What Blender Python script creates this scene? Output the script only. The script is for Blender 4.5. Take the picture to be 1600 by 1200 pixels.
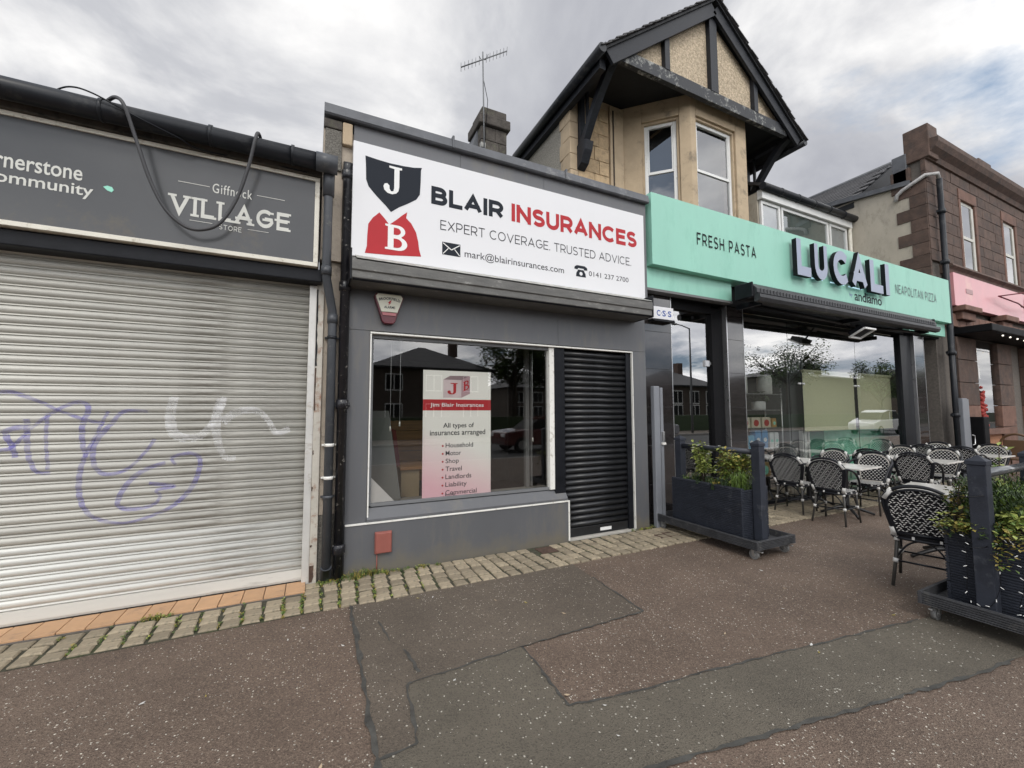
import bpy, bmesh, math, random
from mathutils import Vector, Matrix
random.seed(7)
R = math.radians
for o in list(bpy.data.objects): bpy.data.objects.remove(o)
S = bpy.context.scene
C = S.collection

# ---------------------------------------------------------------- camera
cam = bpy.data.objects.new('camera', bpy.data.cameras.new('camera')); C.objects.link(cam)
yaw, pitch, roll = .44703, .06747, -.002847
f = Vector((math.sin(yaw)*math.cos(pitch), math.cos(yaw)*math.cos(pitch), math.sin(pitch)))
r0 = Vector((math.cos(yaw), -math.sin(yaw), 0)); u0 = r0.cross(f)
r = math.cos(roll)*r0 + math.sin(roll)*u0; u = -math.sin(roll)*r0 + math.cos(roll)*u0
m = Matrix((r, u, -f)).transposed().to_4x4(); m.translation = (0, 0, 1.6)
cam.matrix_world = m
cam.data.sensor_width = 36; cam.data.lens = 650.05/1600*36
cam.data.clip_start = .05; cam.data.clip_end = 3000
S.camera = cam
S.view_settings.view_transform = 'Standard'; S.view_settings.look = 'None'
S.view_settings.gamma = 1; S.view_settings.use_curve_mapping = False
S.view_settings.exposure = -0.02

# ---------------------------------------------------------------- sky
SUN_EL, SUN_AZ = R(44), R(205)          # azimuth measured from +Y towards +X
W = bpy.data.worlds.new('World'); S.world = W; W.use_nodes = True
nt = W.node_tree; N = nt.nodes; K = nt.links; N.clear()
def nn(t, **k):
    n = N.new(t)
    for a, b in k.items(): setattr(n, a, b)
    return n
sky = nn('ShaderNodeTexSky', sky_type='NISHITA', sun_disc=False, sun_elevation=SUN_EL, sun_rotation=SUN_AZ)
tc = nn('ShaderNodeTexCoord'); sep = nn('ShaderNodeSeparateXYZ'); K.new(tc.outputs['Generated'], sep.inputs[0])
def math_(op, a, b=None, c=None):
    n = nn('ShaderNodeMath', operation=op)
    for i, v in enumerate((a, b, c)):
        if v is None: continue
        if isinstance(v, (int, float)): n.inputs[i].default_value = v
        else: K.new(v, n.inputs[i])
    return n.outputs[0]
zz = math_('ADD', math_('MAXIMUM', sep.outputs[2], 0), .22)
cx = math_('DIVIDE', sep.outputs[0], zz); cy = math_('DIVIDE', sep.outputs[1], zz)
cmb = nn('ShaderNodeCombineXYZ'); K.new(cx, cmb.inputs[0]); K.new(cy, cmb.inputs[1])
def noise(scale, det, rough, dist=0, off=(0, 0, 0)):
    mp = nn('ShaderNodeMapping'); mp.inputs['Location'].default_value = off; K.new(cmb.outputs[0], mp.inputs[0])
    n = nn('ShaderNodeTexNoise'); n.inputs['Scale'].default_value = scale; n.inputs['Detail'].default_value = det
    n.inputs['Roughness'].default_value = rough; n.inputs['Distortion'].default_value = dist
    K.new(mp.outputs[0], n.inputs[0]); return n.outputs[0]
def ramp(src, stops):
    n = nn('ShaderNodeValToRGB'); K.new(src, n.inputs[0]); e = n.color_ramp.elements
    while len(e) < len(stops): e.new(.5)
    for el, (p, c) in zip(e, stops): el.position = p; el.color = c
    return n.outputs[0]
shade = ramp(noise(1.5, 9, .56, .35, (3.1, 1.7, 0)), [(.34, (4.4, 4.5, 4.95, 1)), (.47, (5.7, 5.8, 6.15, 1)), (.62, (10.0, 9.9, 9.8, 1))])
cover = ramp(math_('ADD', noise(1.0, 9, .58, .2, (8.4, 2.2, 0)), math_('MAXIMUM', math_('MULTIPLY', math_('ADD', sep.outputs[1], math_('MULTIPLY', sep.outputs[0], .75)), .14), 0.03)), [(.40, (0, 0, 0, 1)), (.50, (1, 1, 1, 1))])
rear_dot = nn('ShaderNodeVectorMath', operation='DOT_PRODUCT'); K.new(tc.outputs['Generated'], rear_dot.inputs[0]); rear_dot.inputs[1].default_value = (-.1, -.98, .15)
lit = math_('ADD', math_('MULTIPLY', math_('MAXIMUM', math_('ADD', rear_dot.outputs['Value'], .25), 0), 1.7), 1)      # extra cloud brightness added across the sky behind the camera, for window reflections
shl = nn('ShaderNodeVectorMath', operation='SCALE'); K.new(shade, shl.inputs[0]); K.new(lit, shl.inputs['Scale'])
mx = nn('ShaderNodeMixRGB'); K.new(cover, mx.inputs[0]); K.new(shl.outputs[0], mx.inputs[2])
blue = nn('ShaderNodeMixRGB'); blue.inputs[0].default_value = .6; K.new(sky.outputs[0], blue.inputs[1]); blue.inputs[2].default_value = (3.9, 5.3, 7.2, 1)
K.new(blue.outputs[0], mx.inputs[1])
bg = nn('ShaderNodeBackground'); bg.inputs[1].default_value = .108; K.new(mx.outputs[0], bg.inputs[0])
wo = nn('ShaderNodeOutputWorld'); K.new(bg.outputs[0], wo.inputs[0])

sl = bpy.data.lights.new('sun', 'SUN'); sl.energy = .95; sl.angle = R(14); sl.color = (1, .95, .86)
so = bpy.data.objects.new('sun', sl); C.objects.link(so)
sd = Vector((math.sin(SUN_AZ)*math.cos(SUN_EL), math.cos(SUN_AZ)*math.cos(SUN_EL), math.sin(SUN_EL)))
so.rotation_euler = sd.to_track_quat('Z', 'Y').to_euler()

# ---------------------------------------------------------------- materials
def M(name, col, rough=.6, metal=0, var=.12, scale=4, bump=0, bscale=60, dirt=None, dscale=3, damt=.5, stretch=(1, 1, 1), spec=.5, coat=0, rnd=0):
    m = bpy.data.materials.new(name); m.use_nodes = True; t = m.node_tree; b = t.nodes['Principled BSDF']
    b.inputs['Roughness'].default_value = rough; b.inputs['Metallic'].default_value = metal
    b.inputs['Specular IOR Level'].default_value = spec; b.inputs['Coat Weight'].default_value = coat
    tcn = t.nodes.new('ShaderNodeTexCoord'); mp = t.nodes.new('ShaderNodeMapping'); mp.inputs['Scale'].default_value = stretch
    t.links.new(tcn.outputs['Object'], mp.inputs[0])
    n = t.nodes.new('ShaderNodeTexNoise'); n.inputs['Scale'].default_value = scale; n.inputs['Detail'].default_value = 6; n.inputs['Roughness'].default_value = .65
    t.links.new(mp.outputs[0], n.inputs[0])
    rp = t.nodes.new('ShaderNodeValToRGB'); e = rp.color_ramp.elements; e[0].position = .3; e[1].position = .7
    e[0].color = tuple(c*(1-var) for c in col[:3])+(1,); e[1].color = tuple(min(1, c*(1+var)) for c in col[:3])+(1,)
    t.links.new(n.outputs[0], rp.inputs[0]); out = rp.outputs[0]
    if rnd:
        oi = t.nodes.new('ShaderNodeObjectInfo'); mr = t.nodes.new('ShaderNodeMapRange'); mr.inputs['To Min'].default_value = 1-rnd; mr.inputs['To Max'].default_value = 1+rnd
        t.links.new(oi.outputs['Random'], mr.inputs['Value'])
        vm = t.nodes.new('ShaderNodeVectorMath'); vm.operation = 'SCALE'; t.links.new(out, vm.inputs[0]); t.links.new(mr.outputs[0], vm.inputs['Scale']); out = vm.outputs[0]
    if dirt:
        n2 = t.nodes.new('ShaderNodeTexNoise'); n2.inputs['Scale'].default_value = dscale; n2.inputs['Detail'].default_value = 9; n2.inputs['Roughness'].default_value = .75
        t.links.new(mp.outputs[0], n2.inputs[0])
        r2 = t.nodes.new('ShaderNodeValToRGB'); r2.color_ramp.elements[0].position = .62-.22*damt; r2.color_ramp.elements[1].position = .72-.12*damt
        t.links.new(n2.outputs[0], r2.inputs[0]); mm = t.nodes.new('ShaderNodeMixRGB'); t.links.new(r2.outputs[0], mm.inputs[0])
        t.links.new(out, mm.inputs[1]); mm.inputs[2].default_value = tuple(dirt[:3])+(1,); out = mm.outputs[0]
    t.links.new(out, b.inputs['Base Color'])
    if rough < .7:
        ra = t.nodes.new('ShaderNodeMapRange'); ra.inputs['To Min'].default_value = max(.03, rough*.8); ra.inputs['To Max'].default_value = rough*1.25
        t.links.new(n.outputs[0], ra.inputs['Value']); t.links.new(ra.outputs[0], b.inputs['Roughness'])
    if bump:
        n3 = t.nodes.new('ShaderNodeTexNoise'); n3.inputs['Scale'].default_value = bscale; n3.inputs['Detail'].default_value = 4
        t.links.new(tcn.outputs['Object'], n3.inputs[0]); bu = t.nodes.new('ShaderNodeBump'); bu.inputs['Distance'].default_value = bump; bu.inputs['Strength'].default_value = .8
        t.links.new(n3.outputs[0], bu.inputs['Height']); t.links.new(bu.outputs[0], b.inputs['Normal'])
    return m
def glass(name, tint=(.9, .93, .92), ior=1.9, extra=0):
    m = bpy.data.materials.new(name); m.use_nodes = True; t = m.node_tree; t.nodes.clear()
    a = t.nodes.new('ShaderNodeBsdfTransparent'); a.inputs[0].default_value = tuple(tint)+(1,)
    g = t.nodes.new('ShaderNodeBsdfGlossy'); g.inputs['Roughness'].default_value = 0
    lw = t.nodes.new('ShaderNodeLayerWeight'); lw.inputs[0].default_value = .5; F0 = 2*((ior-1)/(ior+1))**2
    pw_ = t.nodes.new('ShaderNodeMath'); pw_.operation = 'POWER'; t.links.new(lw.outputs['Facing'], pw_.inputs[0]); pw_.inputs[1].default_value = 4.2
    fr = t.nodes.new('ShaderNodeMath'); fr.operation = 'MULTIPLY_ADD'; t.links.new(pw_.outputs[0], fr.inputs[0]); fr.inputs[1].default_value = 1-F0; fr.inputs[2].default_value = F0
    ad = t.nodes.new('ShaderNodeMath'); ad.operation = 'ADD'; ad.use_clamp = True; t.links.new(fr.outputs[0], ad.inputs[0]); ad.inputs[1].default_value = extra
    x = t.nodes.new('ShaderNodeMixShader'); o = t.nodes.new('ShaderNodeOutputMaterial')
    t.links.new(ad.outputs[0], x.inputs[0]); t.links.new(a.outputs[0], x.inputs[1]); t.links.new(g.outputs[0], x.inputs[2]); t.links.new(x.outputs[0], o.inputs[0])
    return m
def emit(name, col, s):
    m = bpy.data.materials.new(name); m.use_nodes = True; b = m.node_tree.nodes['Principled BSDF']
    b.inputs['Base Color'].default_value = tuple(col)+(1,); b.inputs['Emission Color'].default_value = tuple(col)+(1,); b.inputs['Emission Strength'].default_value = s
    return m
def asphalt(name, base, agg, chips, dens, size=75):
    """aggregate surface with pale stone chips scattered unevenly"""
    m = bpy.data.materials.new(name); m.use_nodes = True; t = m.node_tree; b = t.nodes['Principled BSDF']; b.inputs['Roughness'].default_value = .78
    tcn = t.nodes.new('ShaderNodeTexCoord')
    def nz(s, d=6, ro=.6):
        n = t.nodes.new('ShaderNodeTexNoise'); n.inputs['Scale'].default_value = s; n.inputs['Detail'].default_value = d; n.inputs['Roughness'].default_value = ro
        t.links.new(tcn.outputs['Object'], n.inputs[0]); return n.outputs[0]
    def rmp(src, p0, c0, p1, c1):
        n = t.nodes.new('ShaderNodeValToRGB'); e = n.color_ramp.elements; e[0].position = p0; e[1].position = p1; e[0].color = tuple(c0)+(1,); e[1].color = tuple(c1)+(1,)
        t.links.new(src, n.inputs[0]); return n.outputs[0]
    def mix(fac, a, bb, typ='MIX'):
        n = t.nodes.new('ShaderNodeMixRGB'); n.blend_type = typ
        for i, v in enumerate((fac, a, bb)):
            if isinstance(v, (int, float)): n.inputs[i].default_value = v
            elif isinstance(v, tuple): n.inputs[i].default_value = v+(1,)
            else: t.links.new(v, n.inputs[i])
        return n.outputs[0]
    col = rmp(nz(1.1, 8, .7), .3, tuple(c*.66 for c in base), .7, tuple(c*1.28 for c in base))
    v = t.nodes.new('ShaderNodeTexVoronoi'); v.inputs['Scale'].default_value = 150; t.links.new(tcn.outputs['Object'], v.inputs[0])
    sv = t.nodes.new('ShaderNodeSeparateColor'); t.links.new(v.outputs['Color'], sv.inputs[0])
    g = rmp(sv.outputs[0], .55, (0, 0, 0), .95, (1, 1, 1)); col = mix(g, col, agg)
    g2 = rmp(sv.outputs[1], .7, (0, 0, 0), .95, (.75, .75, .75)); col = mix(g2, col, tuple(c*.5 for c in base))
    # pale chips
    v2 = t.nodes.new('ShaderNodeTexVoronoi'); v2.inputs['Scale'].default_value = size
    wob = t.nodes.new('ShaderNodeTexNoise'); wob.inputs['Scale'].default_value = 140; t.links.new(tcn.outputs['Object'], wob.inputs[0])
    va = t.nodes.new('ShaderNodeVectorMath'); va.operation = 'MULTIPLY_ADD'; t.links.new(wob.outputs['Color'], va.inputs[0]); va.inputs[1].default_value = (.012, .012, 0); t.links.new(tcn.outputs['Object'], va.inputs[2])
    t.links.new(va.outputs[0], v2.inputs[0])
    s2 = t.nodes.new('ShaderNodeSeparateColor'); t.links.new(v2.outputs['Color'], s2.inputs[0])
    cl = nz(2.2, 3, .6)
    th = t.nodes.new('ShaderNodeMapRange'); th.inputs['From Min'].default_value = .35; th.inputs['From Max'].default_value = .68; th.inputs['To Min'].default_value = 1-dens*.25; th.inputs['To Max'].default_value = 1-dens*1.9; t.links.new(cl, th.inputs['Value'])
    gt = t.nodes.new('ShaderNodeMath'); gt.operation = 'GREATER_THAN'; t.links.new(s2.outputs[0], gt.inputs[0]); t.links.new(th.outputs[0], gt.inputs[1])
    rad = t.nodes.new('ShaderNodeMapRange'); rad.inputs['To Min'].default_value = .13; rad.inputs['To Max'].default_value = .38; t.links.new(s2.outputs[1], rad.inputs['Value'])
    lt = t.nodes.new('ShaderNodeMath'); lt.operation = 'LESS_THAN'; t.links.new(v2.outputs['Distance'], lt.inputs[0]); t.links.new(rad.outputs[0], lt.inputs[1])
    mu = t.nodes.new('ShaderNodeMath'); mu.operation = 'MULTIPLY'; t.links.new(gt.outputs[0], mu.inputs[0]); t.links.new(lt.outputs[0], mu.inputs[1])
    cc = rmp(s2.outputs[2], 0, tuple(c*.6 for c in chips), 1, chips)
    col = mix(mu.outputs[0], col, cc)
    t.links.new(col, b.inputs['Base Color'])
    bu = t.nodes.new('ShaderNodeBump'); bu.inputs['Distance'].default_value = .004; bu.inputs['Strength'].default_value = .9
    hs = t.nodes.new('ShaderNodeMath'); hs.operation = 'ADD'; t.links.new(nz(120, 3), hs.inputs[0]); t.links.new(v.outputs['Distance'], hs.inputs[1])
    t.links.new(hs.outputs[0], bu.inputs['Height']); t.links.new(bu.outputs[0], b.inputs['Normal'])
    return m

clad = M('grey_cladding', (.108, .111, .118), .40, var=.10, scale=1.6, dirt=(.135, .13, .12), dscale=3.2, damt=.42, stretch=(1, 1, .22))
def grime(m, col, z0=.22):
    t = m.node_tree; b = t.nodes['Principled BSDF']; src = b.inputs['Base Color'].links[0].from_socket
    tcn = t.nodes.new('ShaderNodeTexCoord'); sp = t.nodes.new('ShaderNodeSeparateXYZ'); t.links.new(tcn.outputs['Object'], sp.inputs[0])
    n = t.nodes.new('ShaderNodeTexNoise'); n.inputs['Scale'].default_value = 7; n.inputs['Detail'].default_value = 8; t.links.new(tcn.outputs['Object'], n.inputs[0])
    a = t.nodes.new('ShaderNodeMath'); a.operation = 'MULTIPLY_ADD'; t.links.new(n.outputs[0], a.inputs[0]); a.inputs[1].default_value = -.5; t.links.new(sp.outputs[2], a.inputs[2])
    r_ = t.nodes.new('ShaderNodeMapRange'); r_.inputs['From Min'].default_value = -.26; r_.inputs['From Max'].default_value = z0-.25; r_.inputs['To Min'].default_value = .85; r_.inputs['To Max'].default_value = 0; t.links.new(a.outputs[0], r_.inputs['Value'])
    x = t.nodes.new('ShaderNodeMixRGB'); t.links.new(r_.outputs[0], x.inputs[0]); t.links.new(src, x.inputs[1]); x.inputs[2].default_value = tuple(col)+(1,); t.links.new(x.outputs[0], b.inputs['Base Color'])
grime(clad, (.15, .135, .105))
clad_low = M('blue_grey_cladding', (.085, .093, .108), .45, var=.1, scale=1.4, dirt=(.13, .13, .125), dscale=2.5, damt=.2)
white_trim = M('white_trim', (.78, .77, .72), .4, var=.06, dirt=(.45, .42, .36), dscale=14, damt=.3)
white_sign = M('white_sign', (.72, .72, .73), .35, var=.02, scale=.8)
ink = M('dark_print', (.022, .026, .034), .5, var=.02, spec=.1)
red = M('red_print', (.44, .035, .042), .45, var=.04, spec=.15)
grey_ink = M('grey_print', (.05, .05, .056), .5, var=.02, spec=.1)
white_print = M('white_print', (.78, .78, .76), .5, var=.02)
cream_print = M('faded_cream_print', (.60, .60, .55), .5, var=.05)
mint_print = M('mint_print', (.30, .72, .56), .5)
dark_sign = M('dark_sign_panel', (.056, .058, .060), .2, var=.1, scale=1.3, dirt=(.085, .075, .06), dscale=2, damt=.25)
cream_frame = M('cream_frame', (.68, .65, .56), .45, var=.08, dirt=(.38, .33, .25), dscale=10, damt=.3)
black_paint = M('black_paint', (.012, .013, .016), .35, spec=.15, var=.3, scale=6, bump=.002, bscale=30)
old_black = M('chipped_black_paint', (.012, .012, .015), .28, var=.3, dirt=(.55, .53, .48), dscale=22, damt=.12, bump=.004, bscale=24)
pipe_grey = M('grey_plastic_pipe', (.055, .06, .068), .4, var=.2, scale=5, dirt=(.12, .12, .11), dscale=8, damt=.25)
gutter_m = M('black_gutter', (.016, .018, .022), .38, spec=.3, var=.25, scale=4, dirt=(.05, .05, .05), dscale=5, damt=.4)
mossy = M('mossy_fascia_board', (.11, .10, .085), .9, var=.35, scale=12, dirt=(.03, .03, .028), dscale=6, damt=.9, bump=.01, bscale=40)
slat_m = M('galvanised_slat', (.46, .45, .405), .5, metal=.15, var=.10, scale=2.2, stretch=(.5, 1, 4), dirt=(.30, .285, .25), dscale=2.4, damt=.35, rnd=.07)
slat_pale = M('paler_galvanised_slat', (.60, .60, .56), .45, metal=.12, var=.08, scale=2, stretch=(.5, 1, 4), dirt=(.40, .40, .37), dscale=2, damt=.3, rnd=.04)  # paler tone for the lowest laths and the bottom rail
alu = M('aluminium_rail', (.58, .57, .54), .4, metal=.25, var=.1, dirt=(.35, .3, .24), dscale=9, damt=.25)
rusty = M('rusting_cream_post', (.47, .44, .38), .6, var=.12, scale=6, dirt=(.22, .085, .035), dscale=5.5, damt=.42, bump=.003, bscale=40)
rust = M('rust', (.075, .045, .032), .9, var=.5, scale=30, bump=.004, bscale=90)
beige_render = M('worn_beige_render', (.42, .36, .29), .85, var=.18, scale=5, dirt=(.16, .14, .12), dscale=5, damt=.4, bump=.005, bscale=60)
roughcast_dark = M('dark_roughcast', (.16, .15, .13), .95, var=.5, scale=60, bump=.02, bscale=90)
shut_black = M('black_shutter', (.016, .017, .019), .33, var=.25, scale=5, dirt=(.05, .05, .05), dscale=7, damt=.15)
box_grey = M('weathered_shutter_box', (.12, .118, .11), .55, var=.25, scale=9, stretch=(.6, 1, 2), dirt=(.32, .31, .29), dscale=9, damt=.15, bump=.003, bscale=50)
flash_m = M('lead_flashing', (.10, .105, .115), .55, var=.25, scale=5, dirt=(.2, .2, .2), dscale=4, damt=.25, bump=.004, bscale=12)
peel = M('peeling_flashing', (.30, .30, .28), .7, var=.35, scale=16, dirt=(.58, .56, .50), dscale=18, damt=.55, bump=.006, bscale=40)
mint = M('mint_fascia', (.28, .575, .46), .42, var=.06, scale=1.2, dirt=(.24, .52, .41), dscale=3, damt=.45, stretch=(1, 1, .35))
letter_face = M('lilac_grey_letter_face', (.30, .34, .44), .35, var=.04)
letter_side = M('black_letter_side', (.008, .009, .011), .6, spec=.2)
tile_m = M('glossy_black_tile', (.022, .019, .019), .1, var=.4, scale=6, stretch=(1, 1, 3), spec=.8, coat=.6, rnd=.2)
steel = M('brushed_steel_trim', (.55, .55, .55), .28, metal=.9, var=.1)
near_black = M('near_black_interior', (.006, .006, .007), .6, spec=.15)
awn = M('dark_awning_cassette', (.030, .031, .034), .4, spec=.3, var=.2, scale=6, dirt=(.07, .07, .07), dscale=5, damt=.35)
planter_m = M('blue_black_planter_stain', (.027, .031, .042), .6, spec=.3, var=.25, scale=9, dirt=(.07, .075, .085), dscale=6, damt=.2, bump=.002, bscale=80)
planter_worn = M('worn_platform_board', (.045, .046, .05), .7, var=.3, scale=10, dirt=(.13, .125, .11), dscale=9, damt=.3, bump=.003, bscale=70)
caster_grey = M('caster_rubber', (.18, .18, .175), .6, var=.2)
zinc = M('zinc_bracket', (.5, .5, .49), .35, metal=.8, var=.15)
cane_black = M('black_cane', (.013, .014, .018), .3, spec=.3, var=.2)
weave_black = M('black_weave', (.007, .007, .009), .6, spec=.2, var=.3, scale=40)
weave_white = M('white_weave', (.70, .69, .66), .5, var=.12, scale=20)
wrap_white = M('white_wrap', (.62, .61, .58), .5, var=.15, scale=30, bump=.003, bscale=60)
cane_grey = M('grey_bamboo_leg', (.05, .047, .042), .5, var=.25, scale=12)
marble = M('pale_marble', (.62, .60, .56), .16, var=.1, scale=8, dirt=(.45, .42, .38), dscale=7, damt=.35)
cast_iron = M('black_cast_iron', (.011, .011, .012), .4)
stone_cream = M('dressed_cream_sandstone', (.45, .35, .235), .85, var=.13, scale=2.5, dirt=(.22, .18, .13), dscale=2.2, damt=.35, bump=.004, bscale=50)
ashlar_m = M('weathered_ashlar', (.48, .35, .21), .9, var=.2, scale=9, dirt=(.25, .19, .12), dscale=7, damt=.45, bump=.008, bscale=40, rnd=.12)
roughcast = M('cream_roughcast', (.50, .41, .295), .95, var=.45, scale=26, bump=.03, bscale=34, dirt=(.27, .215, .14), dscale=22, damt=.55)
roughcast_grey = M('grey_roughcast', (.30, .28, .24), .95, var=.35, scale=40, bump=.03, bscale=50)
timber = M('black_stained_timber', (.018, .020, .025), .5, spec=.3, var=.35, scale=8, stretch=(1, 1, 3), bump=.003, bscale=40)
timber_peel = M('peeling_black_timber', (.022, .024, .028), .6, var=.35, scale=8, dirt=(.46, .46, .42), dscale=4.5, damt=.42, bump=.005, bscale=30)
soffit_m = M('dark_soffit', (.010, .011, .013), .7, var=.3, scale=6)
slate_m = M('roof_slate', (.06, .058, .06), .6, var=.35, scale=9, bump=.004, bscale=40, rnd=.2)
upvc = M('white_upvc', (.72, .72, .70), .35, var=.04, dirt=(.5, .48, .43), dscale=9, damt=.15)
old_white = M('old_white_sash', (.55, .54, .48), .5, var=.1)
win_dark = M('upstairs_room_dark', (.05, .052, .058), .8)
blind_grey = M('pale_net_blind', (.42, .43, .43), .8)
sand_dark = M('sooty_red_sandstone', (.100, .066, .052), .9, var=.3, scale=5, dirt=(.065, .05, .044), dscale=3, damt=.6, bump=.008, bscale=30, rnd=.18)
sand_red = M('red_sandstone', (.17, .093, .068), .85, var=.25, scale=4, dirt=(.09, .055, .045), dscale=3, damt=.45, bump=.005, bscale=30, rnd=.15)
mortar = M('mortar', (.13, .115, .1), .95, var=.25, scale=20)
stone_dark = M('sooty_stone', (.075, .066, .058), .95, var=.45, scale=7, dirt=(.13, .13, .09), dscale=5, damt=.35, bump=.01, bscale=30, rnd=.25)
pale_render = M('pale_render', (.43, .39, .32), .9, var=.1, scale=3, dirt=(.30, .27, .22), dscale=2.5, damt=.45, stretch=(1, 1, .5), bump=.004, bscale=60)
pink = M('pink_fascia', (.66, .30, .32), .3, var=.08, scale=1.5, dirt=(.70, .42, .36), dscale=1, damt=.3)
pink_dark = M('dark_red_print', (.16, .02, .03), .5)
sett_m = M('granite_sett', (.30, .25, .175), .85, var=.2, scale=14, dirt=(.16, .14, .10), dscale=9, damt=.42, bump=.006, bscale=60, rnd=.24)
joint_m = M('mossy_joint', (.055, .052, .035), 1, var=.5, scale=18, dirt=(.045, .065, .018), dscale=4, damt=.5, bump=.01, bscale=80)
terra = M('terracotta_tile', (.50, .30, .165), .55, var=.1, scale=8, dirt=(.30, .19, .12), dscale=6, damt=.3, rnd=.08)
red_plastic = M('faded_red_plastic', (.28, .09, .07), .5, var=.15)
leaf_dk = M('dark_leaf', (.028, .055, .014), .5, var=.45, scale=20)
leaf_md = M('mid_leaf', (.10, .16, .03), .45, var=.4, scale=20)
leaf_lt = M('lime_leaf', (.27, .31, .075), .45, var=.3, scale=20)
leaf_yl = M('yellowing_leaf', (.30, .24, .055), .5, var=.4, scale=20)
bark = M('bark', (.06, .045, .032), .9, var=.4, scale=20)
petal = M('white_petal', (.80, .80, .74), .5, var=.05)
soil = M('soil', (.025, .018, .012), 1, var=.5, scale=20)
poster_w = M('poster_paper', (.80, .79, .76), .45, var=.02)
wood_warm = M('warm_wood_panelling', (.30, .15, .055), .45, var=.3, scale=3, stretch=(.5, 1, 8))
mid_grey = M('mid_grey_paint', (.16, .165, .17), .6, var=.08)
blind_m = M('cream_roller_blind', (.76, .75, .52), .8, var=.06, scale=30)
green_sofa = M('mint_leather', (.34, .78, .58), .35, var=.08)
glass_m = glass('window_glass', (.93, .94, .93), 1.5, .10)
glass_l = glass('restaurant_glass', (.95, .98, .96), 1.5, .38)
glass_u = glass('upper_window_glass', (.85, .87, .88), 1.6, .12)
def graf(name, col, a):
    m = M(name, col, .6); t = m.node_tree; b = t.nodes['Principled BSDF']
    n = t.nodes.new('ShaderNodeTexNoise'); n.inputs['Scale'].default_value = 9; n.inputs['Detail'].default_value = 5; tcn = t.nodes.new('ShaderNodeTexCoord'); t.links.new(tcn.outputs['Object'], n.inputs[0])
    mr = t.nodes.new('ShaderNodeMapRange'); mr.inputs['From Min'].default_value = .35; mr.inputs['From Max'].default_value = .7; mr.inputs['To Min'].default_value = a*.35; mr.inputs['To Max'].default_value = a
    t.links.new(n.outputs[0], mr.inputs['Value']); t.links.new(mr.outputs[0], b.inputs['Alpha']); return m
graf_p = graf('purple_spray', (.20, .18, .50), .5); graf_w = graf('white_spray', (.85, .85, .85), .5)
asph_red = asphalt('red_brown_asphalt', (.128, .090, .067), (.195, .145, .108), (.64, .59, .50), .19, 74)
asph_mid = asphalt('brown_grey_asphalt', (.116, .093, .071), (.136, .11, .084), (.66, .61, .52), .16, 70)
asph_grey = asphalt('smooth_grey_asphalt', (.118, .102, .078), (.128, .11, .084), (.68, .64, .55), .12, 64)
asph_road = asphalt('road_asphalt', (.05, .05, .05), (.08, .08, .08), (.3, .3, .3), .03)
tar = M('tar_joint', (.060, .058, .052), .65, var=.4, scale=9, bump=.006, bscale=40)

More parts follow.
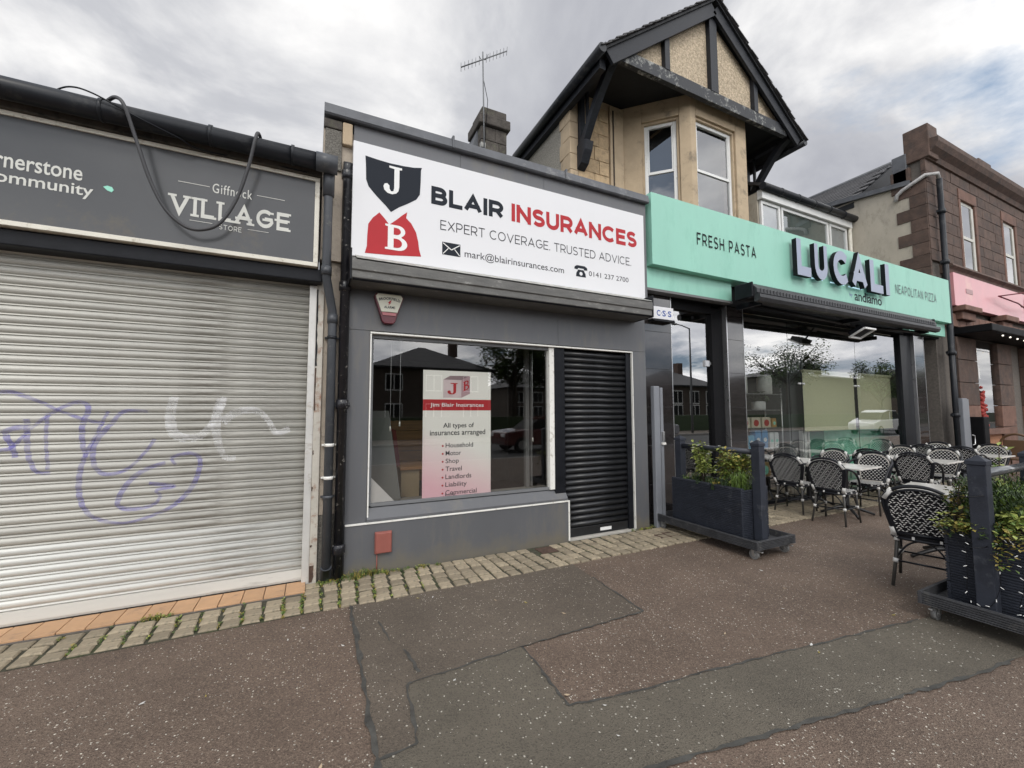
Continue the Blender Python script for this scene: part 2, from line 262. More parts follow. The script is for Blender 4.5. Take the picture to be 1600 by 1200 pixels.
# ---------------------------------------------------------------- builders
OFF = {}
def tag(o, label=None, cat=None, group=None, kind=None):
    if label: o['label'] = label
    if cat: o['category'] = cat
    if group: o['group'] = group
    if kind: o['kind'] = kind
    return o
def thing(name, label, cat, loc=(0, 0, 0), group=None):
    o = bpy.data.objects.new(name, None); o.empty_display_size = .1; C.objects.link(o); o.location = loc
    OFF[o] = Vector(loc); return tag(o, label, cat, group)
class MB:
    def __init__(s): s.v = []; s.f = []; s.m = []; s.mats = []; s.sm = []
    def mi(s, mat):
        if mat not in s.mats: s.mats.append(mat)
        return s.mats.index(mat)
    def add(s, vs, fs, mat=None, smooth=False):
        b = len(s.v); s.v += [Vector(v) for v in vs]; k = s.mi(mat) if mat else 0
        for q in fs: s.f.append([b+i for i in q]); s.m.append(k); s.sm.append(smooth)
        return s
    def box(s, x0, x1, y0, y1, z0, z1, mat=None):
        vs = [(x, y, z) for x in (x0, x1) for y in (y0, y1) for z in (z0, z1)]
        return s.add(vs, [(0, 1, 3, 2), (4, 6, 7, 5), (0, 4, 5, 1), (2, 3, 7, 6), (0, 2, 6, 4), (1, 5, 7, 3)], mat)
    def prism(s, poly, a, b, axis='x', mat=None, smooth=False):
        """poly of 2D points swept from a to b along axis; x:(y,z) y:(x,z) z:(x,y)"""
        n = len(poly)
        def P(p, t): return {'x': (t, p[0], p[1]), 'y': (p[0], t, p[1]), 'z': (p[0], p[1], t)}[axis]
        vs = [P(p, a) for p in poly]+[P(p, b) for p in poly]
        s.add(vs, [tuple(range(n)), tuple(range(2*n-1, n-1, -1))], mat)
        b0 = len(s.v)-2*n
        k = s.mi(mat) if mat else 0
        for i in range(n): s.f.append([b0+i, b0+(i+1) % n, b0+n+(i+1) % n, b0+n+i]); s.m.append(k); s.sm.append(smooth)
        return s
    def bar(s, p, q, w, h, mat=None, up=(0, 0, 1)):
        p = Vector(p); q = Vector(q); d = (q-p).normalized(); u_ = Vector(up)
        if abs(d.dot(u_)) > .98: u_ = Vector((0, 1, 0))
        sx = d.cross(u_).normalized()*w/2; sz = sx.cross(d).normalized()*h/2
        vs = [e+a*sx+b*sz for e in (p, q) for a, b in ((-1, -1), (1, -1), (1, 1), (-1, 1))]
        return s.add(vs, [(0, 3, 2, 1), (4, 5, 6, 7), (0, 1, 5, 4), (1, 2, 6, 5), (2, 3, 7, 6), (3, 0, 4, 7)], mat)
    def tube(s, pts, rad, n=8, mat=None, cap=True, closed=False):
        pts = [Vector(p) for p in pts]; rr = rad if isinstance(rad, (list, tuple)) else [rad]*len(pts); vs = []; L = len(pts); prev = None
        for i, p in enumerate(pts):
            if closed: d = pts[(i+1) % L]-pts[i-1]
            else: d = (pts[min(i+1, L-1)]-pts[max(i-1, 0)])
            d.normalize()
            if prev is None: a = d.cross(Vector((0, 0, 1))) if abs(d.z) < .9 else d.cross(Vector((1, 0, 0)))
            else: a = prev-d*prev.dot(d)
            a.normalize(); prev = a; b = d.cross(a)
            vs += [p+(a*math.cos(t)+b*math.sin(t))*rr[i] for t in (2*math.pi*j/n for j in range(n))]
        fs = [(i*n+j, i*n+(j+1) % n, ((i+1) % L)*n+(j+1) % n, ((i+1) % L)*n+j) for i in range(L if closed else L-1) for j in range(n)]
        s.add(vs, fs, mat, True)
        if cap and not closed:
            b0 = len(s.v)-len(vs); k = s.mi(mat) if mat else 0
            s.f += [[b0+j for j in range(n)][::-1], [b0+(L-1)*n+j for j in range(n)]]; s.m += [k, k]; s.sm += [False, False]
        return s
    def ball(s, c, r_, n=8, mat=None, sc=(1, 1, 1)):
        vs = []; c = Vector(c)
        for i in range(n//2+1):
            ph = math.pi*i/(n//2)
            for j in range(n): th = 2*math.pi*j/n; vs.append(c+Vector((math.sin(ph)*math.cos(th)*sc[0], math.sin(ph)*math.sin(th)*sc[1], math.cos(ph)*sc[2]))*r_)
        return s.add(vs, [(i*n+j, (i+1)*n+j, (i+1)*n+(j+1) % n, i*n+(j+1) % n) for i in range(n//2) for j in range(n)], mat, True)
    def mesh(s, name, mat=None, off=Vector((0, 0, 0))):
        me = bpy.data.meshes.new(name); me.from_pydata([v-off for v in s.v], [], s.f)
        for x in (s.mats or [mat]): me.materials.append(x)
        if s.mats: me.polygons.foreach_set('material_index', s.m)
        me.polygons.foreach_set('use_smooth', s.sm); me.update(); return me
    def build(s, name, mat=None, parent=None, origin=(0, 0, 0), bevel=0, kind=None, label=None):
        off = OFF[parent] if parent else Vector(origin)
        me = s.mesh(name, mat, off); bm = bmesh.new(); bm.from_mesh(me); bmesh.ops.recalc_face_normals(bm, faces=bm.faces); bm.to_mesh(me); bm.free()
        o = bpy.data.objects.new(name, me); C.objects.link(o)
        if parent: o.parent = parent
        else: o.location = origin
        OFF[o] = off
        if bevel:
            b = o.modifiers.new('bevel', 'BEVEL'); b.width = bevel; b.segments = 2; b.limit_method = 'ANGLE'
        return tag(o, label, kind=kind)
def share(name, me, parent, loc, rz=0, mat=None):
    """another piece using the same mesh, placed in world coordinates under parent"""
    o = bpy.data.objects.new(name, me); C.objects.link(o); o.parent = parent; o.location = Vector(loc)-OFF[parent]; o.rotation_euler = (0, 0, rz); OFF[o] = Vector(loc); return o
def BX(name, b, mat, parent=None, bevel=0, **k): return MB().box(*b).build(name, mat, parent, bevel=bevel, **k)
def copy_tree(o, parent=None):
    c = o.copy(); C.objects.link(c)
    if parent: c.parent = parent
    for ch in list(o.children): copy_tree(ch, c)
    return c

# ---- lettering
def fit(vs, x0, x1, z0, z1):
    xs = [v[0] for v in vs]; zs = [v[1] for v in vs]; a, b, c, d = min(xs), max(xs), min(zs), max(zs)
    return [(x0+(v[0]-a)/(b-a)*(x1-x0), z0+(v[1]-c)/(d-c)*(z1-z0)) for v in vs]
def word(s, box, y, mat, parent, bold=0, name='lettering', thick=.002, arc=0, spacing=1, label=None, raw=False):
    cu = bpy.data.curves.new('t', 'FONT'); cu.body = s; cu.offset = bold; cu.space_character = spacing; cu.resolution_u = 3
    to = bpy.data.objects.new('t', cu); C.objects.link(to); bpy.context.view_layer.update()
    me = bpy.data.meshes.new_from_object(to.evaluated_get(bpy.context.evaluated_depsgraph_get()))
    v2 = fit([(v.co.x, v.co.y) for v in me.vertices], *box); xc = (box[0]+box[1])/2
    b = MB(); fs = [tuple(p.vertices) for p in me.polygons]
    b.add([(x, y, z-arc*(x-xc)**2) for x, z in v2], fs)
    bpy.data.objects.remove(to); bpy.data.curves.remove(cu); bpy.data.meshes.remove(me)
    if raw: return b
    return b.build(name, mat, parent, label=label)
def arcp(cx, cy, rx, ry, a0, a1, n=12): return [(cx+rx*math.cos(R(a0+(a1-a0)*i/n)), cy+ry*math.sin(R(a0+(a1-a0)*i/n))) for i in range(n+1)]
GL = {
 'A': (.86, [[(0, 0), (.5, 1), (1, 0)], [(.17, .3), (.83, .3)]]), 'B': (.68, [[(0, 0), (0, 1)], [(0, 1)]+arcp(.55, .76, .37, .24, 90, -90)+[(0, .52)], [(0, .52)]+arcp(.6, .26, .4, .26, 90, -90)+[(0, 0)]]),
 'C': (.84, [arcp(.56, .5, .56, .5, 48, 312, 20)]), 'D': (.8, [[(0, 0), (0, 1)], [(0, 1)]+arcp(.42, .5, .58, .5, 90, -90, 16)+[(0, 0)]]),
 'E': (.6, [[(1, 0), (0, 0), (0, 1), (1, 1)], [(0, .52), (.88, .52)]]), 'F': (.58, [[(0, 0), (0, 1), (1, 1)], [(0, .5), (.88, .5)]]),
 'G': (.86, [arcp(.54, .5, .54, .5, 50, 338, 20)+[(1.0, .48), (.62, .48)]]), 'H': (.74, [[(0, 0), (0, 1)], [(1, 0), (1, 1)], [(0, .5), (1, .5)]]),
 'I': (.0, [[(.5, 0), (.5, 1)]]), 'J': (.5, [[(1, 1), (1, .3)]+arcp(.5, .3, .5, .3, 0, -165, 10)]), 'L': (.56, [[(0, 1), (0, 0), (1, 0)]]),
 'N': (.76, [[(0, 0), (0, 1)], [(.02, .97), (.98, .03)], [(1, 0), (1, 1)]]), 'O': (.92, [arcp(.5, .5, .5, .5, 90, 450, 24)]),
 'P': (.68, [[(0, 0), (0, 1)], [(0, 1)]+arcp(.55, .7, .45, .3, 90, -90)+[(0, .4)]]), 'R': (.7, [[(0, 0), (0, 1)], [(0, 1)]+arcp(.55, .7, .45, .3, 90, -90)+[(0, .4)], [(.55, .4), (1, 0)]]),
 'S': (.66, [arcp(.5, .755, .47, .245, 35, 260, 12)+arcp(.5, .255, .5, .255, 80, -145, 12)]), 'T': (.7, [[(.5, 0), (.5, 1)], [(0, 1), (1, 1)]]),
 'U': (.72, [[(0, 1), (0, .36)]+arcp(.5, .36, .5, .36, 180, 360, 12)+[(1, 1)]]), 'V': (.84, [[(0, 1), (.5, 0), (1, 1)]]),
 'X': (.76, [[(0, 0), (1, 1)], [(0, 1), (1, 0)]]), 'Z': (.7, [[(0, 1), (1, 1), (0, 0), (1, 0)]]), '.': (0, [[(.5, 0), (.5, .03)]]), ' ': (.18, [])}
def strokes(s, t, gap, slab=0):
    """caps drawn with strokes of weight t on unit height; returns list of quads-strips [(letter, [poly...])], width"""
    out = []; x = 0
    for ch in s:
        w, pl = GL[ch]; polys = []; W_ = w if w else 0
        for line in pl:
            q = [(x+t/2+px*W_ if w else x+t/2, t/2+py*(1-t)) for px, py in line]
            q = [q[0]]+[b_ for a_, b_ in zip(q, q[1:]) if abs(a_[0]-b_[0])+abs(a_[1]-b_[1]) > 1e-5]
            closed = (abs(q[0][0]-q[-1][0])+abs(q[0][1]-q[-1][1]) < 1e-6) and len(q) > 3
            if closed: q = q[:-1]
            L = len(q); left = []; right = []
            for i in range(L):
                p = Vector(q[i]); a = Vector(q[i-1]) if (i > 0 or closed) else None; b = Vector(q[(i+1) % L]) if (i < L-1 or closed) else None
                d1 = (p-a).normalized() if a is not None else None; d2 = (b-p).normalized() if b is not None else None
                if d1 is None or d2 is None:
                    d = d2 or d1; nrm = Vector((-d.y, d.x)); k = t/2
                    ext = Vector((0, 0))
                    if L == 2 or abs(d.y) > .2 or True: ext = (-d if d1 is None else d)*(t/2 if abs(d.x) < .02 or abs(d.y) < .02 else t*.12)
                    p = p+ext
                else:
                    n1 = Vector((-d1.y, d1.x)); n2 = Vector((-d2.y, d2.x)); nrm = (n1+n2)
                    if nrm.length < 1e-4: nrm = n1
                    nrm.normalize(); k = t/2/max(.42, nrm.dot(n1))
                left.append(p+nrm*k); right.append(p-nrm*k)
            polys.append((left, right, closed))
            if slab and not closed:
                for e in (q[0], q[-1]):
                    polys.append(([Vector((e[0]-slab, e[1]+(t*.45 if e[1] > .5 else -.5*t))), Vector((e[0]+slab, e[1]+(t*.45 if e[1] > .5 else -.5*t)))], [Vector((e[0]-slab, e[1]+(-t*.1 if e[1] > .5 else t*.1))), Vector((e[0]+slab, e[1]+(-t*.1 if e[1] > .5 else t*.1)))], False))
        out.append((ch, polys)); x += W_+t+gap
    return out, x-gap
def caps(s, box, y, mat, parent, t=.18, gap=.12, slab=0, depth=.0015, each=None, label=None, shear=0, arc=0, side=None, name='lettering'):
    st, wd = strokes(s, t, gap, slab); x0, x1, z0, z1 = box; sx = (x1-x0)/wd; sz = z1-z0; xc = (x0+x1)/2
    allb = MB()
    for ch, polys in st:
        b = MB() if each else allb
        for k, (l, r_, cl) in enumerate(polys):
            yy = y-.0004*k; n = len(l)
            def P(p, yv): X = x0+p.x*sx; return (X, yv, z0+p.y*sz-arc*(X-xc)**2)
            rng = range(n if cl else n-1)
            for i in rng:
                j = (i+1) % n
                b.add([P(l[i], yy), P(l[j], yy), P(r_[j], yy), P(r_[i], yy)], [(0, 1, 2, 3)], mat)
            if depth > .01:
                for i in rng:
                    j = (i+1) % n
                    for e in (l, r_): b.add([P(e[i], yy), P(e[j], yy), P(e[j], y+depth), P(e[i], y+depth)], [(0, 1, 2, 3)], side or mat)
                if not cl:
                    for i in (0, n-1): b.add([P(l[i], yy), P(r_[i], yy), P(r_[i], y+depth), P(l[i], y+depth)], [(0, 1, 2, 3)], side or mat)
        if each and ch != ' ': b.build('letter', mat, parent)
    if not each: return allb.build(name, mat, parent, label=label)

# ================================================================ GROUND
def struct(name, b, mat, bevel=0, kind='structure', **k): return MB().box(*b).build(name, mat, None, bevel=bevel, kind=kind, **k)
struct('ground', (-400, 400, -400, 400, -.4, -.13), M('distant_ground', (.08, .09, .06), .9))
pav = struct('pavement', (-30, 60, -4.2, 6, -.3, 0), asph_red)
struct('road', (-200, 200, -12.2, -4.35, -.35, -.12), asph_road)
struct('kerb', (-200, 200, -4.35, -4.2, -.3, .002), M('granite_kerb', (.3, .29, .27), .8, var=.2, scale=12))
struct('kerb', (-200, 200, -12.35, -12.2, -.3, .002), bpy.data.materials['granite_kerb'])
struct('far_pavement', (-200, 200, -16, -12.35, -.3, 0), asph_mid)
def wobble(pts, amp=.012, step=.08):
    out = []
    for (x0, y0), (x1, y1) in zip(pts, pts[1:]):
        n = max(1, int(math.hypot(x1-x0, y1-y0)/step))
        for i in range(n): t = i/n; out.append((x0+(x1-x0)*t+random.uniform(-amp, amp), y0+(y1-y0)*t+random.uniform(-amp, amp)))
    out.append(pts[-1]); return out
A_ = [(.33, 3.86), (2.518, 3.86), (2.435, 2.659), (1.339, 2.634), (.542, 2.576), (.507, 2.115), (.307, 2.10), (.311, 2.358), (.324, 3.085)]
B_ = [(.542, 2.576), (1.339, 2.634), (1.3, 2.014), (1.743, 1.944), (2.112, 1.907), (2.956, 1.806), (4.233, 1.635), (5.2, 1.50), (5.2, .98), (4.118, 1.122), (3.77, 1.151), (2.399, 1.362), (1.456, 1.511), (.9, 1.6), (.307, 1.70), (.307, 2.10), (.507, 2.115)]
def sheet(name, poly, z, mat): return MB().add([(x, y, z) for x, y in poly], [tuple(range(len(poly)))]).build(name, mat, None, kind='structure')
sheet('asphalt_patch', A_, .004, asph_mid); sheet('asphalt_patch', B_, .004, asph_grey)
tb = MB()
for line, w in (([(.33, 3.80), (.324, 3.085), (.311, 2.358), (.307, 1.7)], .020), ([(.307, 2.10), (.507, 2.115), (.542, 2.576), (.57, 2.59)], .012), ([(.55, 2.578), (1.339, 2.634), (2.435, 2.659)], .009), ([(2.435, 2.659), (2.47, 3.1), (2.49, 3.4)], .011),
                ([(1.339, 2.634), (1.3, 2.014)], .012), ([(1.3, 2.014), (1.743, 1.944), (2.112, 1.907), (2.956, 1.806), (4.233, 1.635)], .010), ([(1.2, 1.55), (1.456, 1.511), (2.399, 1.362), (3.77, 1.151), (4.118, 1.122)], .016), ([(.50, 3.42), (.53, 3.1)], .009), ([(.60, 2.95), (.64, 2.66)], .011)):
    q = wobble(line, .008, .05); ws = [w*.72*random.uniform(.25, 1.5) for _ in q]
    for i in range(len(q)-1):
        (x0, y0), (x1, y1) = q[i], q[i+1]; d = math.hypot(x1-x0, y1-y0) or 1; nx, ny = -(y1-y0)/d, (x1-x0)/d
        a, b = ws[i], ws[i+1]; zz_ = .0068+.00002*(i % 2)
        tb.add([(x0+nx*a, y0+ny*a, zz_), (x1+nx*b, y1+ny*b, zz_), (x1-nx*b, y1-ny*b, zz_), (x0-nx*a, y0-ny*a, zz_)], [(0, 1, 2, 3)])
tb.build('tar_joints', tar, None, kind='stuff')

# setts in front of the shops
strip = MB().box(-4.5, 15, 3.80, 4.62, -.05, .0045).build('sett_strip', joint_m, None, kind='structure')
sm = []
for k in range(6):
    b = MB(); lx, ly = .0585, .0545; j = lambda a: random.uniform(-a, a)
    lo = [(-lx+j(.004), -ly+j(.004), -.03), (lx+j(.004), -ly+j(.004), -.03), (lx+j(.004), ly+j(.004), -.03), (-lx+j(.004), ly+j(.004), -.03)]
    mid = [(x, y, .006+j(.002)) for x, y, z in lo]; top = [(x*.84, y*.83, .014+j(.002)) for x, y, z in lo]
    b.add(lo+mid+top, [(0, 1, 5, 4), (1, 2, 6, 5), (2, 3, 7, 6), (3, 0, 4, 7), (4, 5, 9, 8), (5, 6, 10, 9), (6, 7, 11, 10), (7, 4, 8, 11), (8, 9, 10, 11)])
    for q in range(len(b.sm)): b.sm[q] = False
    sm.append(b.mesh('sett', sett_m))
cells = []
x = -2.6
while x < 12.8:
    rows = 3 if x < -.02 else (5 if x < 4.3 else 6)
    y0 = 3.865-.035*max(0, min(1, x+.4)) if x < 2 else 3.83+.02*(x > 5)
    for rw in range(rows): cells.append((x+.012*rw*math.sin(x*2)+random.uniform(-.005, .005), y0+rw*.126+random.uniform(-.006, .006)))
    x += .139
cells = [c for c in cells if not (2.35 < c[0] < 2.62 and 4.15 < c[1] < 4.4)]
cells.sort(key=lambda c: math.hypot(c[0]-.8, c[1]) if c[0] > -2.2 else 99)
far = MB()
for k, (x, y) in enumerate(cells):
    me = sm[k % 6]; a = random.uniform(-.05, .05)
    if k < 298: o = share('sett', me, strip, (x, y, .004+random.uniform(-.003, .004)), a); o.scale = (random.uniform(.9, 1.06), random.uniform(.92, 1.05), 1)
    else: far.add([(x+v.co.x, y+v.co.y, v.co.z+.002) for v in me.vertices], [tuple(p.vertices) for p in me.polygons])
far.build('sett', sett_m, strip, kind='stuff')
dr = thing('access_cover', 'small rusty iron cover set among the setts below the black shutter door', 'access cover', (2.48, 4.28, 0)); BX('cover_plate', (2.38, 2.60, 4.18, 4.37, -.02, .012), rust, dr, .004)
BX('cover_plate', (4.02, 4.30, 4.02, 4.22, -.02, .014), rust, thing('access_cover', 'rusty iron cover at the edge of the setts beside the left planter', 'access cover', (4.16, 4.12, 0)), .004)
tl = MB().box(-4.5, -.03, 4.20, 4.6, -.05, .012).build('tiled_threshold', mortar, None, kind='structure')
for k in range(27):
    x0 = -4.36+k*.161; MB().box(x0+.003, x0+.158, 4.215+.004*(k % 2), 4.47, 0, .026).build('tile', terra, tl, bevel=.003)

# ================================================================ LEFT SHOP
ls = thing('shuttered_shop', 'shop at the left with a large galvanised roller shutter under a dark sign', 'shop', (-2.2, 4.5, 0))
BX('wall', (-4.6, .02, 4.56, 9, -.1, 4.0), beige_render, ls)
P_ = .0763
def prof(z):
    """y of the shutter face at height z (curved laths)"""
    u_ = ((z-.14) % P_)/P_
    return (4.489 if u_ < .2 else 4.500-.022*max(0, math.sin(math.pi*min(.97, max(.03, (u_-.21)/.77))))**.6) if z > .14 else 4.486
pts = [(4.515, .0), (4.486, .0012), (4.4855, .003), (4.4915, .0135), (4.4925, .0145), (4.516, .0150), (4.516, .0165)]
for i in range(13): t = i/12; pts.append((4.500-.022*math.sin(math.pi*(.03+.94*t))**.6, P_*(.215+.76*t)))
pts += [(4.509, P_*.985), (4.52, P_*.99), (4.52, 0)]
sb = MB(); sb.prism(pts, -4.34, -.045, 'x', None, True)
sme = sb.build('slat', slat_m, ls); sme.location.z = .14
smesh = sme.data; smesh2 = smesh.copy(); smesh2.materials.clear(); smesh2.materials.append(slat_pale)
for poly in smesh.polygons:
    pass
for k in range(1, 36):
    o = bpy.data.objects.new('slat', smesh2 if k < 6 else smesh); C.objects.link(o); o.parent = ls; o.location = (0, 0, .14+P_*k); OFF[o] = OFF[ls]
sme.data = smesh2
MB().prism([(4.486, .03), (4.480, .05), (4.484, .135), (4.52, .138), (4.52, .03)], -4.34, -.045, 'x').build('bottom_rail', slat_pale, ls)
BX('guide_rail', (-.052, .012, 4.435, 4.53, .0, 2.84), alu, ls, .004)
BX('rusty_post', (.0125, .075, 4.42, 4.55, .0, 2.97), rusty, ls, .003, label='cream steel post with rust breaking through')
for zz0, zz1, w_, mt in ((2.05, 2.80, .018, black_paint), (1.62, 2.03, .014, rust), (1.20, 1.24, .012, rust), (.86, .90, .012, rust), (.02, .17, .04, rust), (.34, .36, .02, rust)):
    n_ = max(3, int((zz1-zz0)/.05)); MB().prism([(.0128, zz0)]+[(.0135+w_*random.uniform(.45, 1), zz0+(zz1-zz0)*i/n_) for i in range(n_+1)]+[(.0128, zz1)], 4.4165, 4.4195, 'y').build('rust_patch', mt, ls)
BX('shutter_hood', (-4.4, .055, 4.31, 4.54, 2.845, 2.968), black_paint, ls, .01)
BX('fascia_board', (-4.5, .03, 4.22, 4.5, 3.84, 3.98), mossy, ls)
MB().prism([(4.5, 3.98), (4.1, 3.965), (4.1, 3.985), (9, 4.12), (9, 3.9)], -4.6, .03, 'x').build('roof', flash_m, ls)
g = MB(); g.tube([(-4.6, 4.13, 3.935), (.10, 4.13, 3.93)], .078, 16); g.build('gutter', gutter_m, ls)
for x in (-1.52, -.83, -.22):
    MB().tube([(x-.012, 4.13, 3.934), (x+.012, 4.13, 3.934)], .086, 16).build('gutter_bracket', gutter_m, ls)
def graffiti(name, lines, mat, w, lab):
    b = MB()
    for k, ln in enumerate(lines):
        q = [Vector(p) for p in ln]; d = []
        for i in range(len(q)-1):
            p0 = q[max(0, i-1)]; p1 = q[i]; p2 = q[i+1]; p3 = q[min(len(q)-1, i+2)]; n = max(2, int((p2-p1).length/.008))
            for s_ in range(n):
                t = s_/n; d.append(.5*((2*p1)+(p2-p0)*t+(2*p0-5*p1+4*p2-p3)*t*t+(3*p1-p0-3*p2+p3)*t**3))
        for i in range(1, len(d)-1):
            t1 = (d[i]-d[i-1]).normalized(); t2 = (d[i+1]-d[i]).normalized(); n1 = Vector((-t1.y, t1.x)); n2 = Vector((-t2.y, t2.x)); W1 = w*(1+.25*math.sin(i*.05+k)); lanes = 6
            for a in range(lanes):
                u0, u1 = -W1/2+W1*a/lanes, -W1/2+W1*(a+1)/lanes
                c = [d[i]+n1*u0, d[i+1]+n2*u0, d[i+1]+n2*u1, d[i]+n1*u1]
                b.add([(p.x, prof(p.y)-.0014-.0003*k-.0003*a, p.y) for p in c], [(0, 1, 2, 3)])
    b.build(name, mat, ls, label=lab)
graffiti('graffiti', [[(-2.5, 1.70), (-2.115, 1.758), (-2.019, 1.745), (-1.907, 1.693), (-1.78, 1.616), (-1.637, 1.552), (-1.515, 1.51)], [(-1.966, 1.563), (-1.958, 1.411), (-1.939, 1.259), (-1.889, 1.151), (-1.811, 1.138)],
    [(-2.3, 1.30), (-2.091, 1.326), (-2.03, 1.353), (-1.95, 1.471), (-1.857, 1.577), (-1.748, 1.663), (-1.667, 1.687), (-1.617, 1.639), (-1.647, 1.512), (-1.639, 1.354), (-1.61, 1.243)], [(-1.853, 1.608), (-1.853, 1.408), (-1.829, 1.162)],
    [(-1.496, 1.623), (-1.549, 1.463), (-1.632, 1.213), (-1.646, 1.027), (-1.615, .869), (-1.539, .768), (-1.379, .71), (-1.228, .733), (-1.048, .813), (-.917, .969), (-.868, 1.171), (-.928, 1.252), (-1.065, 1.224), (-1.035, 1.155)],
    [(-1.241, 1.615), (-1.396, 1.615), (-1.466, 1.526), (-1.568, 1.352), (-1.559, 1.177), (-1.483, 1.109), (-1.349, 1.149), (-1.228, 1.306), (-1.192, 1.388)],
    [(-1.103, 1.184), (-1.221, 1.141), (-1.32, 1.066), (-1.39, .942), (-1.398, .847), (-1.309, .815), (-1.181, .834), (-1.132, .904), (-1.16, .956), (-1.041, .979), (-1.215, 1.017)],
    [(-2.098, 1.445), (-2.037, 1.488), (-1.951, 1.494)], [(-2.077, 1.444), (-2.029, 1.338), (-2.014, 1.263)]], graf_p, .03, 'purple spray paint scrawl')
graffiti('graffiti', [[(-1.073, 1.743), (-1.093, 1.589), (-1.067, 1.435), (-.975, 1.382), (-.863, 1.413), (-.768, 1.57), (-.716, 1.748)], [(-.73, 1.73), (-.767, 1.552), (-.754, 1.375), (-.696, 1.215), (-.606, 1.193)],
    [(-.722, 1.516), (-.62, 1.604), (-.466, 1.622), (-.368, 1.53), (-.299, 1.417), (-.185, 1.452)]], graf_w, .062, 'white spray paint scrawl')
# its sign
s1 = thing('shop_sign', 'long dark grey fascia sign in a cream frame reading Giffnock VILLAGE STORE', 'sign', (-2.2, 4.4, 2.97))
BX('panel', (-4.45, -.03, 4.262, 4.42, 3.01, 3.80), dark_sign, s1)
for nm, b in (('frame', (-4.5, .01, 4.25, 4.40, 3.80, 3.836)), ('frame', (-4.5, .01, 4.25, 4.40, 2.972, 3.01)), ('frame', (-.03, .01, 4.252, 4.40, 3.011, 3.799))): BX(nm, b, cream_frame, s1, .003)
word('cornerstone', (-2.26, -1.662, 3.402, 3.506), 4.2595, cream_print, s1, .012)
word('community', (-2.19, -1.594, 3.262, 3.375), 4.2595, cream_print, s1, .012)
word('Giffnock', (-.83, -.537, 3.505, 3.59), 4.2595, cream_print, s1, .004, spacing=1.15)
caps('VILLAGE', (-1.115, -.242, 3.265, 3.435), 4.2595, cream_print, s1, t=.20, gap=.25, slab=.24, each=True)
caps('STORE', (-.772, -.607, 3.19, 3.235), 4.2595, cream_print, s1, t=.13, gap=.25, each=True)
for b in ((-1.07, -.85, 3.548, 3.553), (-.50, -.28, 3.552, 3.557), (-.98, -.82, 3.228, 3.232), (-.56, -.40, 3.226, 3.230)): BX('rule', (b[0], b[1], 4.2588, 4.2612, b[2], b[3]), cream_print, s1)
MB().prism([(-1.503+p[0], 3.374+p[1]) for p in ((-.035, .014), (-.01, .028), (.018, .022), (.03, 0), (.018, -.02), (-.008, -.012))], 4.2588, 4.2612, 'y').build('leaf_emblem', mint_print, s1)
h = thing('hose', 'black rubber hose looping down from the gutter across the dark sign', 'hose', (-.9, 4.1, 3.1))
def curve(pts, n=8):
    q = [Vector(p) for p in pts]; d = []
    for i in range(len(q)-1):
        p0 = q[max(0, i-1)]; p1 = q[i]; p2 = q[i+1]; p3 = q[min(len(q)-1, i+2)]
        for s_ in range(n): t = s_/n; d.append(.5*((2*p1)+(p2-p0)*t+(2*p0-5*p1+4*p2-p3)*t*t+(3*p1-p0-3*p2+p3)*t**3))
    d.append(q[-1]); return d
MB().tube(curve([(-1.62, 4.3, 4.02), (-1.50, 4.14, 4.03), (-1.42, 4.05, 4.02), (-1.36, 4.02, 3.95), (-1.30, 4.06, 3.75), (-1.21, 4.10, 3.45), (-1.11, 4.13, 3.24), (-.98, 4.14, 3.125), (-.86, 4.14, 3.12), (-.74, 4.13, 3.20), (-.63, 4.11, 3.42), (-.55, 4.07, 3.70), (-.505, 4.03, 3.92), (-.49, 4.05, 4.01), (-.48, 4.14, 4.035), (-.47, 4.32, 4.0)]), .0135, 10).build('hose_loop', M('hose_rubber', (.045, .045, .048), .5, var=.2), h)
cb = thing('loose_cable', 'thin black cable lying over the black gutter beside the hose', 'cable', (-1.3, 4.1, 3.9))
MB().tube(curve([(-1.85, 4.2, 4.02), (-1.7, 4.08, 4.03), (-1.55, 4.04, 4.0), (-1.3, 4.04, 3.9), (-1.05, 4.1, 3.84), (-.9, 4.2, 3.83), (-.5, 4.235, 3.86), (-.1, 4.2, 3.84)]), .006, 6).build('cable', black_paint, cb)

# party wall and downpipes
pw = thing('party_wall', 'narrow worn wall end with beige boards behind the two downpipes', 'wall', (.17, 4.6, 0))
BX('roughcast_base', (.0755, .312, 4.455, 4.6, 0, .62), roughcast_dark, pw)
BX('board', (.0765, .135, 4.45, 4.6, .622, 3.1), beige_render, pw, .003); BX('board', (.137, .31, 4.453, 4.6, .622, 3.1), beige_render, pw, .003)
BX('upper_wall', (.03, .31, 4.40, 4.9, 3.102, 4.46), beige_render, pw)
BX('stone', (.045, .20, 4.37, 4.6, 4.02, 4.44), roughcast_dark, pw, .01); BX('stone', (.203, .296, 4.35, 4.6, 4.30, 4.53), stone_cream, pw, .01)
BX('stone', (.03, .2, 4.36, 4.6, 4.442, 4.535), stone_dark, pw, .01)
d1 = thing('downpipe', 'dark grey plastic downpipe with a bend and white brackets beside the shutter', 'downpipe', (.14, 4.38, 0))
dp = MB(); dp.tube([(.09, 4.2, 3.90), (.085, 4.22, 3.75), (.085, 4.24, 2.92), (.09, 4.26, 2.87), (.15, 4.385, 2.60), (.155, 4.39, 2.54), (.155, 4.39, .06)], .041, 14); dp.build('pipe', pipe_grey, d1)
MB().tube([(-.03, 4.13, 3.93), (.155, 4.13, 3.93)], .085, 14).tube([(.085, 4.2, 3.95), (.085, 4.22, 3.66)], .052, 12).build('gutter_outlet', pipe_grey, d1)
